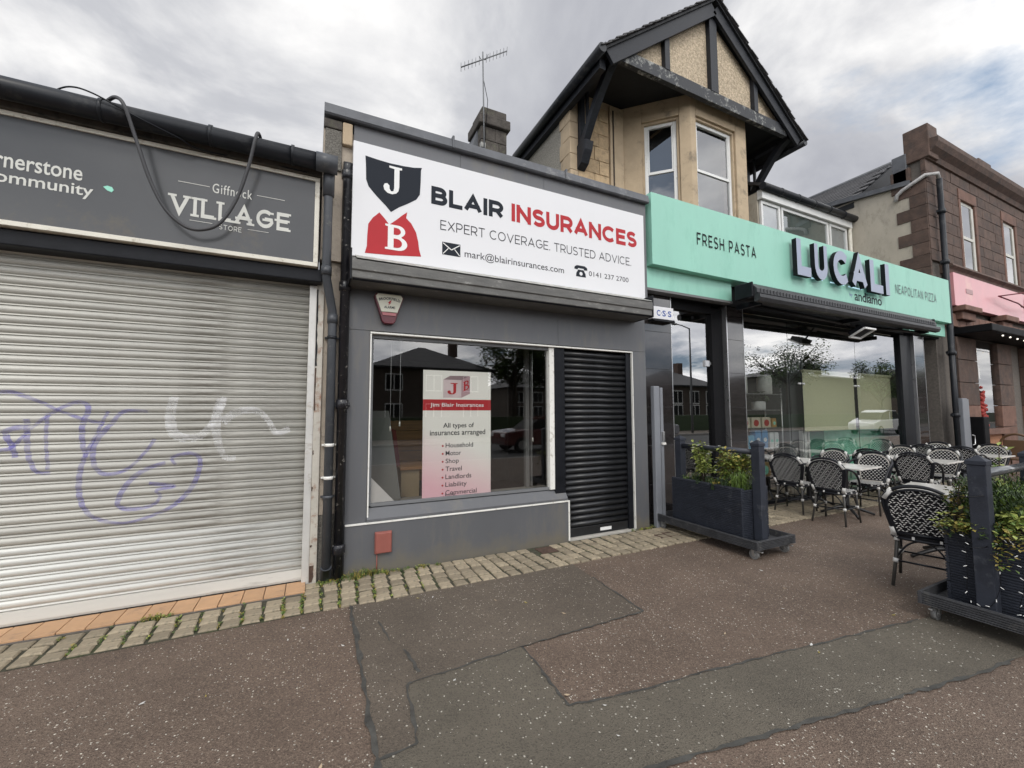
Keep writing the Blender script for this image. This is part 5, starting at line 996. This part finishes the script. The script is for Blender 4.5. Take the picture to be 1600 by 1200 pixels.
def make_chair():
    t = thing('bistro_chair', 'x', 'chair'); zs = [.47+.46*i/16 for i in range(17)]
    outline = [(half(z), z) for z in zs[:-1]]; top = [(.238*math.cos(a), .74+.185*math.sin(a)**.87) for a in (R(10*i) for i in range(0, 19))]
    arch = [(bx(.45), .175, .45), (bx(.55), .198, .55), (bx(.66), .222, .66)]+[(bx(z), y, z) for y, z in top]+[(bx(.66), -.222, .66), (bx(.55), -.198, .55), (bx(.45), -.175, .45)]
    MB().tube(arch, .0165, 8).build('back_hoop', cane_black, t)
    arch2 = [(x-.004, y*.90, .45+(z-.45)*.935) for x, y, z in arch]; MB().tube(arch2, .012, 6).build('inner_hoop', cane_black, t)
    arch3 = [(x+.014, y*.84, .47+(z-.45)*.885) for x, y, z in arch]; MB().tube(arch3+[arch3[0]], .008, 6).build('pale_rim', M('pale_rim_cane', (.50, .47, .42), .5) if 'pale_rim_cane' not in bpy.data.materials else bpy.data.materials['pale_rim_cane'], t)
    pan = [(y*.88, .45+(z-.45)*.93) for x, y, z in arch]; b = MB(); n = len(pan)
    vs = [(bx(z)-.006, y, z) for y, z in pan]+[(bx(z)+.006, y, z) for y, z in pan]
    b.add(vs, [tuple(range(n)), tuple(range(2*n-1, n-1, -1))]+[(i, (i+1) % n, n+(i+1) % n, n+i) for i in range(n)]); bp_ = b.build('woven_back', weave_black, t)
    weave_outer().build('outer_strands', weave_white, bp_, kind='stuff'); weave_inner().build('inner_strands', weave_white, bp_, kind='stuff')
    # seat
    so_ = []
    for i in range(24):
        a = 2*math.pi*i/24; c_, s_ = math.cos(a), math.sin(a); so_.append((.21*abs(c_)**.55*(1 if c_ > 0 else -1), .215*abs(s_)**.55*(1 if s_ > 0 else -1)))
    st = MB().prism(so_, .435, .462, 'z').build('seat', weave_black, t, bevel=.006)
    b = MB()
    for k in range(-9, 10):
        y = k*.0225; L_ = .195 if abs(k) < 8 else .16
        for j in range(7):
            x0 = -L_+j*2*L_/7+(.02 if k % 2 else 0); b.box(x0, x0+2*L_/7*.62, y-.0045, y+.0045, .4622, .4645)
    for i in range(24):
        p = Vector(so_[i]); p2 = Vector(so_[(i+1) % 24]); m_ = (p+p2)/2*1.012
        if i % 2: b.box(m_.x-.009, m_.x+.009, m_.y-.009, m_.y+.009, .436, .460)
    b.build('seat_strands', weave_white, st, kind='stuff')
    MB().tube([(x*1.0, y*1.0, .43) for x, y in so_], .013, 6, closed=True).build('seat_ring', cane_black, t)
    for s_ in (-1, 1):
        MB().tube(curve([(bx(.78), .225*s_, .79), (-.17, .262*s_, .775), (-.02, .272*s_, .71), (.10, .265*s_, .58), (.165, .24*s_, .44)], 5), .0155, 8).build('arm', cane_black, t)
        MB().tube([(.165, .19*s_, .45), (.18, .195*s_, .30), (.215, .215*s_, 0)], [.0155, .015, .013], 8).build('leg', cane_grey, t)
        MB().tube([(-.165, .165*s_, .45), (-.19, .18*s_, .25), (-.245, .205*s_, 0)], [.0155, .015, .013], 8).build('leg', cane_grey, t)
        MB().tube([(.185, .198*s_, .22), (-.20, .182*s_, .22)], .009, 6).build('stretcher', cane_black, t)
        MB().tube(curve([(.175, .19*s_, .26), (.10, .185*s_, .37), (0, .18*s_, .42), (-.10, .175*s_, .37), (-.185, .175*s_, .26)], 4), .008, 6).build('brace', cane_black, t)
        for p, q in (((bx(.80)-.004, .226*s_, .79), (bx(.86), .17*s_, .885)), ((bx(.47), .176*s_, .455), (bx(.54), .194*s_, .53)), ((.175, .193*s_, .24), (.182, .197*s_, .205)), ((-.192, .18*s_, .24), (-.2, .184*s_, .205)), ((.162, .232*s_, .47), (.155, .245*s_, .50)), ((.17, .192*s_, .43), (.166, .19*s_, .395)), ((-.17, .168*s_, .43), (-.175, .17*s_, .40))):
            MB().tube([p, q], .0215, 8).build('white_wrap', wrap_white, t)
    for x in (.185, -.195): MB().tube([(x, .19, .222), (x, -.19, .222)], .009, 6).build('stretcher', cane_black, t)
    MB().tube(curve([(-.18, .17, .26), (-.17, .1, .37), (-.165, 0, .42), (-.17, -.1, .37), (-.18, -.17, .26)], 4), .008, 6).build('brace', cane_black, t)
    MB().tube([(bx(.475), .17, .478), (bx(.475), -.17, .478)], .017, 8).build('back_rail', cane_black, t)
    return t
def make_table(sz=.68):
    t = thing('bistro_table', 'x', 'table'); h_ = sz/2
    MB().box(-h_, h_, -h_, h_, .728, .752).build('marble_top', marble, t, bevel=.004); BX('top_plate', (-.16, .16, -.16, .16, .715, .727), cast_iron, t)
    MB().tube([(0, 0, .10), (0, 0, .16), (0, 0, .6), (0, 0, .715)], [.045, .036, .036, .05], 10).build('column', cast_iron, t)
    for k in range(4):
        a = R(45+90*k); c_, s_ = math.cos(a), math.sin(a)
        MB().tube([(0, 0, .12), (.12*c_, .12*s_, .11), (.28*c_, .28*s_, .05), (.35*c_, .35*s_, .022)], [.028, .024, .018, .02], 8).build('foot', cast_iron, t)
    return t
c0 = make_chair(); t0 = make_table(); used = [0, 0]
def place(x, y, rz, lab, grp='black and white woven bistro chairs'):
    o = c0 if not used[0] else copy_tree(c0); used[0] = 1; o.location = (x, y, .004); o.rotation_euler = (0, 0, R(rz)); o['label'] = lab; o['group'] = grp
def table(x, y, rz, lab):
    o = t0 if not used[1] else copy_tree(t0); used[1] = 1; o.location = (x, y, .004); o.rotation_euler = (0, 0, R(rz)); o['label'] = lab; o['group'] = 'marble topped bistro tables'
place(5.14, 1.90, 14, 'nearest woven bistro chair, its back close to the right planter')
place(6.90, 3.52, 6, 'woven bistro chair seen from behind at the front left table')
place(7.05, 4.17, 8, 'leftmost woven bistro chair, near the shelf rack window')
place(8.03, 3.62, 184, 'woven bistro chair facing us at the right of the front left table')
place(8.18, 4.30, 178, 'woven bistro chair facing us in front of the mint banquette, back left')
place(8.98, 3.34, 8, 'woven bistro chair seen from behind at the front middle table')
place(9.18, 4.0, 4, 'woven bistro chair seen from behind at the back middle table')
place(10.02, 3.46, 182, 'woven bistro chair facing us at the right of the front middle table')
place(10.15, 4.12, 176, 'woven bistro chair facing us in the back row below the banquette right end')
place(11.35, 4.05, 5, 'woven bistro chair seen from behind in the back row beside the tiled pillar')
place(11.33, 3.50, 6, 'woven bistro chair seen from behind just left of the planter post top')
place(11.95, 4.2, 180, 'furthest woven bistro chair facing us in the back row')
place(12.05, 3.42, 181, 'woven bistro chair facing us at the far right table')
table(7.52, 3.68, 3, 'marble table in the front left, between two pairs of chairs')
table(7.75, 4.34, 0, 'marble table beneath the shelf rack window at the back left')
table(9.62, 3.44, 2, 'marble table in the middle of the front row of chairs')
table(9.75, 4.20, 0, 'marble table in front of the mint banquette, back middle')
table(11.65, 3.38, 0, 'furthest right marble table, cut by the planter post')
table(6.20, 2.10, 8, 'nearest marble table, behind the chair next to the right planter')
bc = thing('cane_chair', 'brown cane chair with a rounded back outside the sandstone shop', 'chair', (15.2, 3.8, 0)); bm_ = M('brown_cane', (.12, .065, .03), .5)
MB().tube([(15.1, 3.8+.26*math.cos(a), .78+.26*math.sin(a)) for a in (R(15*i) for i in range(13))], .025, 8).build('back_hoop', bm_, bc); BX('back_panel', (15.09, 15.11, 3.6, 4.0, .5, .9), bm_, bc, .02); BX('seat', (15.1, 15.5, 3.58, 4.02, .42, .46), bm_, bc, .02)
for x, y in ((15.12, 3.6), (15.12, 4.0), (15.48, 3.6), (15.48, 4.0)): MB().tube([(x, y, 0), (x, y, .43)], .018, 6).build('leg', bm_, bc)

# ================================================================ WHEELED PLANTERS
def grooved(L_, z0, z1, y, n, name, parent, mat, face=-1, ax='x', thick=.022):
    """decking board with n horizontal grooves; runs along local x (or y) at the given face position"""
    p = []; h_ = (z1-z0)/n
    for k in range(n): za = z0+k*h_; p += [(y+face*thick, za+.003), (y+face*thick, za+h_*.62), (y+face*(thick-.010), za+h_*.68), (y+face*(thick-.010), za+h_*.97)]
    p += [(y, z1-.001), (y, z0+.003)]
    b = MB()
    if ax == 'x': b.prism(p, -L_/2, L_/2, 'x')
    else: b.prism([(q[0], q[1]) for q in p], -L_/2, L_/2, 'y')
    return b.build(name, mat, parent)
def planter(label, loc, rz, rail_mat, caster_rust=False):
    t = thing('wheeled_planter', label, 'planter', (0, 0, 0), 'wheeled timber planters screening the tables')
    BX('deck', (-.70, .70, -.31, .31, .115, .135), planter_worn, t)
    for f_ in (-1, 1):
        grooved(1.48, .112, .208, .31*f_, 6, 'edge_board', t, planter_worn, f_, 'x', .026); grooved(.619, .112, .208, .712*f_, 6, 'edge_board', t, planter_worn, f_, 'y', .028)
    for k in range(4):
        z0 = .137+k*.141; z1 = z0+.139
        for f_ in (-1, 1):
            grooved(1.01, z0, z1, .215*f_, 7, 'side_board', t, planter_m, f_); grooved(.429, z0, z1, .482*f_, 7, 'end_board', t, planter_m, f_, 'y')
    b = MB(); b.box(-.505, .505, -.237, -.19, .702, .722); b.build('top_rim', planter_m, t); BX('top_rim', (-.505, .505, .19, .237, .702, .722), planter_m, t)
    BX('soil', (-.48, .48, -.21, .21, .6, .66), soil, t)
    for s_ in (-1, 1):
        x = .562*s_; BX('post', (x-.05, x+.05, -.05, .05, .136, 1.20), planter_m, t, .004)
        b = MB(); b.add([(x-.056, -.056, 1.202), (x+.056, -.056, 1.202), (x+.056, .056, 1.202), (x-.056, .056, 1.202), (x-.056, -.056, 1.232), (x+.056, -.056, 1.232), (x+.056, .056, 1.232), (x-.056, .056, 1.232), (x, 0, 1.275)], [(0, 3, 2, 1), (0, 1, 5, 4), (1, 2, 6, 5), (2, 3, 7, 6), (3, 0, 4, 7), (4, 5, 8), (5, 6, 8), (6, 7, 8), (7, 4, 8)]); b.build('post_cap', planter_m, t, bevel=.002)
    MB().tube([(-.51, 0, 1.13), (.51, 0, 1.13)], .033, 14).build('rail', rail_mat, t)
    for sx in (-1, 1):
        for sy in (-1, 1):
            x, y = .655*sx, .262*sy; c_ = MB(); wm = rust if (caster_rust and sx < 0 and sy < 0) else caster_grey
            cc = MB().tube([(x-.0, y-.016, .050), (x, y+.016, .050)], .050, 18).build('caster_wheel', wm, t); MB().tube([(x, y-.02, .050), (x, y+.02, .050)], .022, 12).build('hub', zinc, cc)
            b = MB(); b.prism([(x-.02, .118), (x+.03, .118), (x+.012, .045), (x-.012, .045)], y-.027, y-.021, 'y'); b.build('fork', zinc, t); BX('fork', (x-.012, x+.016, y+.021, y+.027, .045, .118), zinc, t)
            BX('brake_lever', (x-.095, x-.02, y-.012, y+.012, .088, .098), zinc, t, .002)
    t.location = loc; t.rotation_euler = (0, 0, R(rz)); return t
rail_b = M('black_rail_stain', (.028, .032, .042), .35, var=.2); rail_s = M('glossy_grey_rail', (.14, .145, .15), .16, metal=.5, var=.15)
planter('left wheeled planter with pale flowering shrub beside the grey barrier post', (4.64, 3.70, 0), 90, rail_b)
planter('right wheeled planter with conifer, ivy and fairy lights at the photo edge', (5.03, 1.33, 0), 1, rail_s, True)
rng = random.Random(5)
def bush(name, label, cat, base, stems, mats, leaf, n, rad, flowers=0, top=None, seed=1):
    rg = random.Random(seed); t = thing(name, label, cat, base); B_ = Vector(base); b = MB(); tips = []
    for k in range(stems):
        a = rg.uniform(0, 6.28); e = B_+Vector((math.cos(a)*rad[0]*rg.uniform(.3, 1), math.sin(a)*rad[1]*rg.uniform(.3, 1), rad[2]*rg.uniform(.7, 1.9))); m_ = (B_+e)/2+Vector((rg.uniform(-.03, .03), rg.uniform(-.03, .03), .05)); s0 = B_+Vector((rg.uniform(-.1, .1)*rad[0]*3, rg.uniform(-.1, .1)*rad[1]*3, 0))
        b.tube([s0, m_, e], [.006, .005, .003], 5); tips.append((m_, e))
    b.build('stems', bark, t, kind='stuff'); lf = MB()
    for m_, e in tips:
        for j in range(int(n/stems)):
            p = m_.lerp(e, rg.uniform(.1, 1.05)); leaf_cloud(lf, p, (.06, .06, .05), 1, leaf, rg.choice(mats), rng=rg)
    lf.build('foliage', None, t, kind='stuff')
    for k in range(flowers):
        m_, e = rg.choice(tips); c_ = e.lerp(m_, rg.uniform(-.1, .35))+Vector((rg.uniform(-.06, .06), rg.uniform(-.06, .06), rg.uniform(0, .05))); fb = MB()
        for q in range(5):
            a = q*1.2566+rg.random(); d = Vector((math.cos(a), math.sin(a), .25))*.022; s_ = Vector((-math.sin(a), math.cos(a), 0))*.011
            fb.add([c_, c_+d*.6+s_, c_+d, c_+d*.6-s_], [(0, 1, 2, 3)])
        fb.build('flower', petal, t)
    return t
bush('flowering_shrub', 'pale leaved shrub with small white flowers in the near half of the left planter', 'shrub', (4.62, 3.42, .66), 15, [leaf_lt, leaf_md, leaf_lt, leaf_yl], .05, 1150, (.17, .19, .25), 18, seed=3)
bush('flowering_shrub', 'taller lime shrub with white flowers in the far half of the left planter', 'shrub', (4.60, 3.86, .66), 12, [leaf_lt, leaf_md, leaf_lt], .05, 800, (.15, .18, .27), 12, seed=8)
def tuft(b, c, n, h_, spread, mat, rg, w_=.004):
    for _ in range(n):
        a = rg.uniform(0, 6.28); s0 = Vector(c)+Vector((rg.uniform(-spread, spread), rg.uniform(-spread, spread), 0)); L_ = h_*rg.uniform(.5, 1.2); d = Vector((math.cos(a), math.sin(a), 0)); sd_ = Vector((-d.y, d.x, 0))*w_
        p1 = s0+d*L_*.18+Vector((0, 0, L_*.6)); p2 = s0+d*L_*.55+Vector((0, 0, L_*.85*rg.uniform(.4, 1)))
        b.add([s0-sd_, s0+sd_, p1+sd_*.8, p1-sd_*.8, p2], [(0, 1, 2, 3), (3, 2, 4)], mat)
g = thing('trailing_plants', 'low dark grassy and heathery plants spilling over the left planter edge', 'plants', (4.6, 3.7, .66)); b = MB(); rg = random.Random(4)
for k in range(26): tuft(b, (4.40+rg.uniform(0, .42), 3.26+k*.034, .66), 16, .17, .03, rg.choice([leaf_dk, leaf_md, leaf_dk]), rg)
for k in range(10): tuft(b, (4.43+rg.uniform(0, .2), 3.24+rg.uniform(0, .12), .68), 14, .30, .03, leaf_md, rg, .005)
for k in range(30): leaf_cloud(b, (4.42+rg.uniform(0, .4), 3.26+k*.03, .715), (.06, .05, .05), 26, .03, rg.choice([leaf_dk, leaf_dk, leaf_yl, leaf_md]), rng=rg)
b.build('foliage', None, g, kind='stuff')
# right planter planting
cf = thing('conifer', 'feathery dark green conifer filling the right planter under its rail', 'shrub', (5.1, 1.35, .66)); b = MB(); rg = random.Random(11)
for k in range(11000):
    x = rg.uniform(4.62, 5.62); zt = .50+.07*math.sin(x*7)+rg.uniform(-.02, .05); h_ = rg.random()**.8
    y = 1.33+rg.uniform(-.27, .27)*(1-.3*h_); z = .66+(zt-.20)*h_*.95
    a = rg.uniform(0, 6.28); d = Vector((math.cos(a)*.5, math.sin(a)*.5, rg.uniform(.3, 1))).normalized()*rg.uniform(.025, .06); s_ = Vector((-math.sin(a), math.cos(a), 0))*.0045
    b.add([(x, y, z), Vector((x, y, z))+d*.6+s_, Vector((x, y, z))+d, Vector((x, y, z))+d*.6-s_], [(0, 1, 2, 3)], rg.choice([leaf_dk, leaf_dk, leaf_md]))
b.build('foliage', None, cf, kind='stuff'); b = MB()
for k in range(9): x = 4.68+k*.11; b.tube([(x, 1.33, .64), (x+rg.uniform(-.06, .06), 1.33+rg.uniform(-.12, .12), .92)], [.009, .004], 5)
b.build('stems', bark, cf, kind='stuff')
bush('lime_shrub', 'bright lime green young shrub in front of the conifer in the right planter', 'shrub', (4.66, 1.20, .66), 8, [leaf_lt, leaf_lt, leaf_md], .05, 230, (.10, .06, .12), 0, seed=21)
iv = thing('ivy', 'yellowing ivy spilling over the front rim of the right planter', 'plant', (4.5, 1.3, .7)); b = MB(); rg = random.Random(9)
for k in range(46):
    x = 4.43+rg.uniform(-.02, .14); y = 1.12+rg.uniform(0, .44); leaf_cloud(b, (x, y, .73+rg.uniform(-.06, .05)), (.05, .05, .045), 13, .038, rg.choice([leaf_yl, leaf_lt, leaf_yl, leaf_md, leaf_dk]), rng=rg)
for k in range(5):
    y = 1.13+rg.uniform(0, .12)
    for j in range(14): leaf_cloud(b, (4.425-.004*j, y+rg.uniform(-.02, .02), .70-j*.016), (.015, .015, .01), 1, .032, rg.choice([leaf_yl, leaf_md]), rng=rg)
b.build('foliage', None, iv, kind='stuff')
bush('low_plants', 'small green and yellow leaved plants at the back edge of the right planter', 'plants', (4.62, 1.50, .66), 9, [leaf_md, leaf_yl, leaf_dk], .04, 260, (.12, .06, .20), 0, seed=31)
bush('young_plant', 'sprig of lime leaves rising beyond the right planter rail', 'plant', (5.35, 1.47, .66), 6, [leaf_lt, leaf_lt, leaf_md], .05, 130, (.14, .07, .34), 0, seed=33)
fy = thing('fairy_lights', 'white fairy lights on a dark wire draped down the right planter', 'fairy lights', (4.42, 1.2, .5))
pts = curve([(4.37, 1.40, .70), (4.36, 1.385, .62), (4.37, 1.39, .42), (4.40, 1.40, .22), (4.41, 1.30, .20), (4.42, 1.24, .38), (4.43, 1.25, .62), (4.42, 1.19, .70), (4.425, 1.15, .60), (4.42, 1.13, .42), (4.42, 1.16, .22), (4.41, 1.11, .20)], 9)
MB().tube(pts, .0022, 5).build('wire', black_paint, fy); rg = random.Random(2)
for k in range(4, len(pts)-1, 4):
    p = pts[k]; d = Vector((-.3, rg.uniform(-1, 1), rg.uniform(-.5, .5))).normalized(); MB().tube([p, p+d*.022], .0026, 5).build('bulb', white_print, fy)
wr = thing('cable_wrap', 'thin dark cable wound twice round the right planter post', 'cable', (4.39, 1.36, .8))
for z in (.98, .62): MB().tube([(4.39+.078*math.cos(a+.7), 1.36+.078*math.sin(a+.7), z+.008*math.sin(a*2)) for a in (R(45*i) for i in range(9))], .004, 5).build('turn', black_paint, wr)

# ================================================================ WEEDS
wd = thing('weeds', 'straggly grass and weeds growing along the foot of the downpipes and grey wall', 'weeds', (.5, 4.35, 0)); b = MB(); rg = random.Random(6)
def clump(x, y, s_, n, h_):
    tuft(b, (x, y, .004), n, h_, s_, rg.choice([leaf_md, leaf_yl, leaf_dk]), rg, .0018); leaf_cloud(b, (x, y, .018+h_*.25), (s_, s_, h_*.35), n, .018, rg.choice([leaf_md, leaf_yl, leaf_md, leaf_lt]), rng=rg)
for k in range(60): x = .10+.62*(k/60); clump(x, 4.395-.09*rg.random()*(1 if x < .5 else .4), .03, 9, .045+.075*math.exp(-((x-.46)/.16)**2)) if rg.random() < .8 else None
for k in range(20): clump(.75+rg.uniform(0, .5), 4.39-rg.uniform(0, .06), .02, 9, .04)
for k in range(150):
    x = rg.choice([rg.uniform(-.5, .6), rg.uniform(-1.7, .9)]); c_ = min(cells, key=lambda q: abs(q[0]-x)+rg.random()*.3)
    clump(c_[0]+.07+rg.uniform(-.008, .008), c_[1]+rg.uniform(-.06, .06), .009, 5, .02)
for k in range(12): clump(-1.05+rg.uniform(-.09, .09), 4.19+rg.uniform(-.02, .02), .025, 12, .045)
for k in range(40): x = rg.uniform(3.9, 4.6); clump(x, 4.42+rg.uniform(-.03, .02), .015, 7, .03)
b.build('foliage', None, wd, kind='stuff')
lt = thing('litter', 'small pale scraps and dry leaves scattered over the asphalt', 'litter', (1, 2, 0)); rg = random.Random(14)
for k in range(26):
    x, y = rg.uniform(-1.4, 4.2), rg.uniform(1.5, 3.7); a = rg.uniform(0, 6.28); s_ = rg.uniform(.010, .022); d = Vector((math.cos(a), math.sin(a), 0))*s_; n_ = Vector((-d.y, d.x, 0))*.45; c_ = Vector((x, y, .0085))
    MB().add([c_-d, c_+n_, c_+d+Vector((0, 0, .004)), c_-n_], [(0, 1, 2, 3)]).build('scrap', rg.choice([leaf_yl, wrap_white, wrap_white, stone_cream]), lt)

# ================================================================ ACROSS THE ROAD (seen in the glass)
def tree(label, x, y, h_, cr, seed, bare=False, group='trees across the road'):
    rg = random.Random(seed); t = thing('tree', label, 'tree', (x, y, 0), group); b = MB(); tips = []
    b.tube([(x, y, 0), (x+.1, y, h_*.3), (x, y, h_*.55)], [h_*.032, h_*.025, h_*.016], 8)
    for k in range(16):
        a = rg.uniform(0, 6.28); z0 = h_*rg.uniform(.28, .6); e = Vector((x+math.cos(a)*cr*rg.uniform(.5, .95), y+math.sin(a)*cr*rg.uniform(.5, .95), h_*rg.uniform(.5, .95))); m_ = Vector((x, y, z0)).lerp(e, .5)+Vector((0, 0, .3)); b.tube([(x, y, z0), m_, e], [h_*.012, h_*.008, .02], 5); tips += [m_, e]
        for j in range(3): e2 = m_.lerp(e, rg.random())+Vector((rg.uniform(-1, 1), rg.uniform(-1, 1), rg.uniform(-.3, 1)))*cr*.3; b.tube([m_.lerp(e, .4), e2], [.05, .015], 4); tips.append(e2)
    b.build('trunk', bark, t, kind='stuff'); lf = MB()
    for p in tips: leaf_cloud(lf, p, (cr*.27, cr*.27, cr*.22), 60 if bare else 75, .30 if bare else .34, rg.choice([leaf_dk, leaf_dk, leaf_md]), rng=rg)
    lf.build('crown', None, t, kind='stuff')
tree('leafy tree across the road reflected right of the poster', 17.5, -27, 10.5, 3.4, 1); tree('second leafy tree across the road beside the first', 22, -28, 9.5, 3.0, 2); tree('third leafy tree across the road, further right', 27, -30, 8.5, 2.6, 5)
tree('sparse spreading tree across the road reflected in the restaurant glass', 51, -21, 10.5, 5.0, 3, True); tree('round tree far down the road', 84, -26, 10, 4, 4); tree('bushy tree far down the road', 95, -27, 9, 4, 6)
def house(label, x0, x1, y0, y1, ze, zr, wall_m, nw):
    t = thing('house', label, 'house', ((x0+x1)/2, y1, 0), 'houses across the road'); BX('wall', (x0, x1, y0, y1, 0, ze), wall_m, t)
    b = MB(); o_ = .5; r_ = min(x1-x0, y1-y0)/2; b.add([(x0-o_, y0-o_, ze), (x1+o_, y0-o_, ze), (x1+o_, y1+o_, ze), (x0-o_, y1+o_, ze), (x0+r_, (y0+y1)/2, zr), (x1-r_, (y0+y1)/2, zr)], [(0, 3, 2, 1), (0, 1, 5, 4), (1, 2, 5), (2, 3, 4, 5), (3, 0, 4)]); b.build('roof', slate_m, t); BX('gutter', (x0-o_, x1+o_, y1+o_, y1+o_+.12, ze-.15, ze), gutter_m, t)
    for k in range(nw):
        xc = x0+(x1-x0)*(k+.5)/nw
        for z0, z1 in ((.9, 2.4), (ze-2.1, ze-.6)):
            w_ = BX('window', (xc-.75, xc+.75, y1, y1+.05, z0, z1), upvc, t)
            for s_ in (-1, 1): BX('pane', (xc+s_*.36-.31, xc+s_*.36+.31, y1+.052, y1+.06, z0+.1, z1-.1), near_black, w_)
    for xx in (x1-r_*.4,): BX('chimney', (xx-.4, xx+.4, (y0+y1)/2-.4, (y0+y1)/2+.4, zr-.8, zr+.9), sand_dark, t)
sr = M('dark_brown_stone', (.085, .065, .052), .9, var=.3, scale=2)
house('dark stone house with hipped roof mirrored in the insurance window', 4.6, 15.2, -38, -28, 5.6, 8.2, sr, 3); house('dark stone house further left across the road', -16, -2, -38, -28, 6, 8.8, sr, 4)
house('stone house mirrored behind the shelf rack', 36, 44, -34, -25, 4.6, 6.9, sr, 3); house('long pale terrace mirrored in the restaurant blinds', 58, 78, -36, -26, 6.6, 7.8, M('grey_terrace_wall', (.11, .105, .09), .9), 0); house('pale house far down the road', 100, 125, -38, -28, 7, 10, sr, 5)
house('stone house set back beyond the trees', 24, 33, -52, -42, 5, 7.6, sr, 3)
BX('hedge_mass', (-60, 160, -17.2, -16.2, -.1, 1.3), leaf_dk, tag(thing('hedge', 'low dark hedge running along the far pavement', 'hedge', (20, -16.6, 0))))
def car(label, x, y, col, tall=0, face=1):
    t = thing('parked_car', label, 'car', (0, 0, 0), 'cars parked across the road'); pm_ = M('car_paint', col, .22, var=.03, coat=.8)
    MB().prism([(-2.1, .35), (-2.15, .62), (-2.1, .88), (-1.2, .98+tall*.1), (1.9, 1.0+tall*.15), (2.12, .85), (2.15, .45), (2.05, .3), (-2, .3)], -.85, .85, 'y').build('body', pm_, t, bevel=.07)
    MB().prism([(-1.15, .95), (-.45, 1.42+tall*.2), (.2, 1.50+tall*.25), (1.35, 1.46+tall*.25), (1.95, .98)], -.72, .72, 'y').build('glasshouse', near_black, t, bevel=.05)
    MB().prism([(-.5, 1.40+tall*.2), (.2, 1.49+tall*.25), (1.4, 1.46+tall*.25), (1.35, 1.50+tall*.25), (.2, 1.54+tall*.26), (-.5, 1.45+tall*.2)], -.70, .70, 'y').build('roof_panel', pm_, t)
    for s_ in (-.73, .73): BX('door_pillar', (.25, .34, s_-.01, s_+.01, .98, 1.46+tall*.2), pm_, t)
    for xx in (-1.35, 1.35):
        for s_ in (-1, 1):
            w_ = MB().tube([(xx, s_*.70, .33), (xx, s_*.88, .33)], .33, 18).build('wheel', caster_grey if False else near_black, t); MB().tube([(xx, s_*.87, .33), (xx, s_*.895, .33)], .2, 12).build('rim', zinc, w_)
    for s_ in (-.6, .6): BX('headlight', (-2.17, -2.05, s_-.18, s_+.18, .66, .80), upvc, t, .03); BX('tail_light', (2.08, 2.17, s_-.15, s_+.15, .7, .88), red, t, .03)
    t.location = (x, y, -.12); t.rotation_euler = (0, 0, 0 if face > 0 else math.pi)
car('dark red car parked across the road, mirrored in the insurance window', 9.4, -7.6, (.10, .012, .012)); car('tall white car parked across the road, mirrored in the restaurant blinds', 38.5, -7.2, (.75, .75, .75), 1); car('silver car parked beyond the red one', 19, -10.8, (.35, .36, .38), 0, -1); car('white van-like car further down the road', 47, -11, (.7, .7, .7), 1)
sp_ = thing('street_lamp', 'grey street lamp across the road mirrored in the restaurant door', 'street lamp', (26, -13.2, 0)); MB().tube([(26, -13.2, 0), (26, -13.2, 5), (26, -13.2, 8)], [.09, .07, .05], 8).build('column', mid_grey, sp_); MB().tube([(26, -13.2, 7.95), (25.2, -13.2, 8.15), (24.6, -13.2, 8.2)], .04, 6).build('arm', mid_grey, sp_); BX('lantern', (24.1, 24.65, -13.3, -13.1, 8.12, 8.24), mid_grey, sp_, .02)
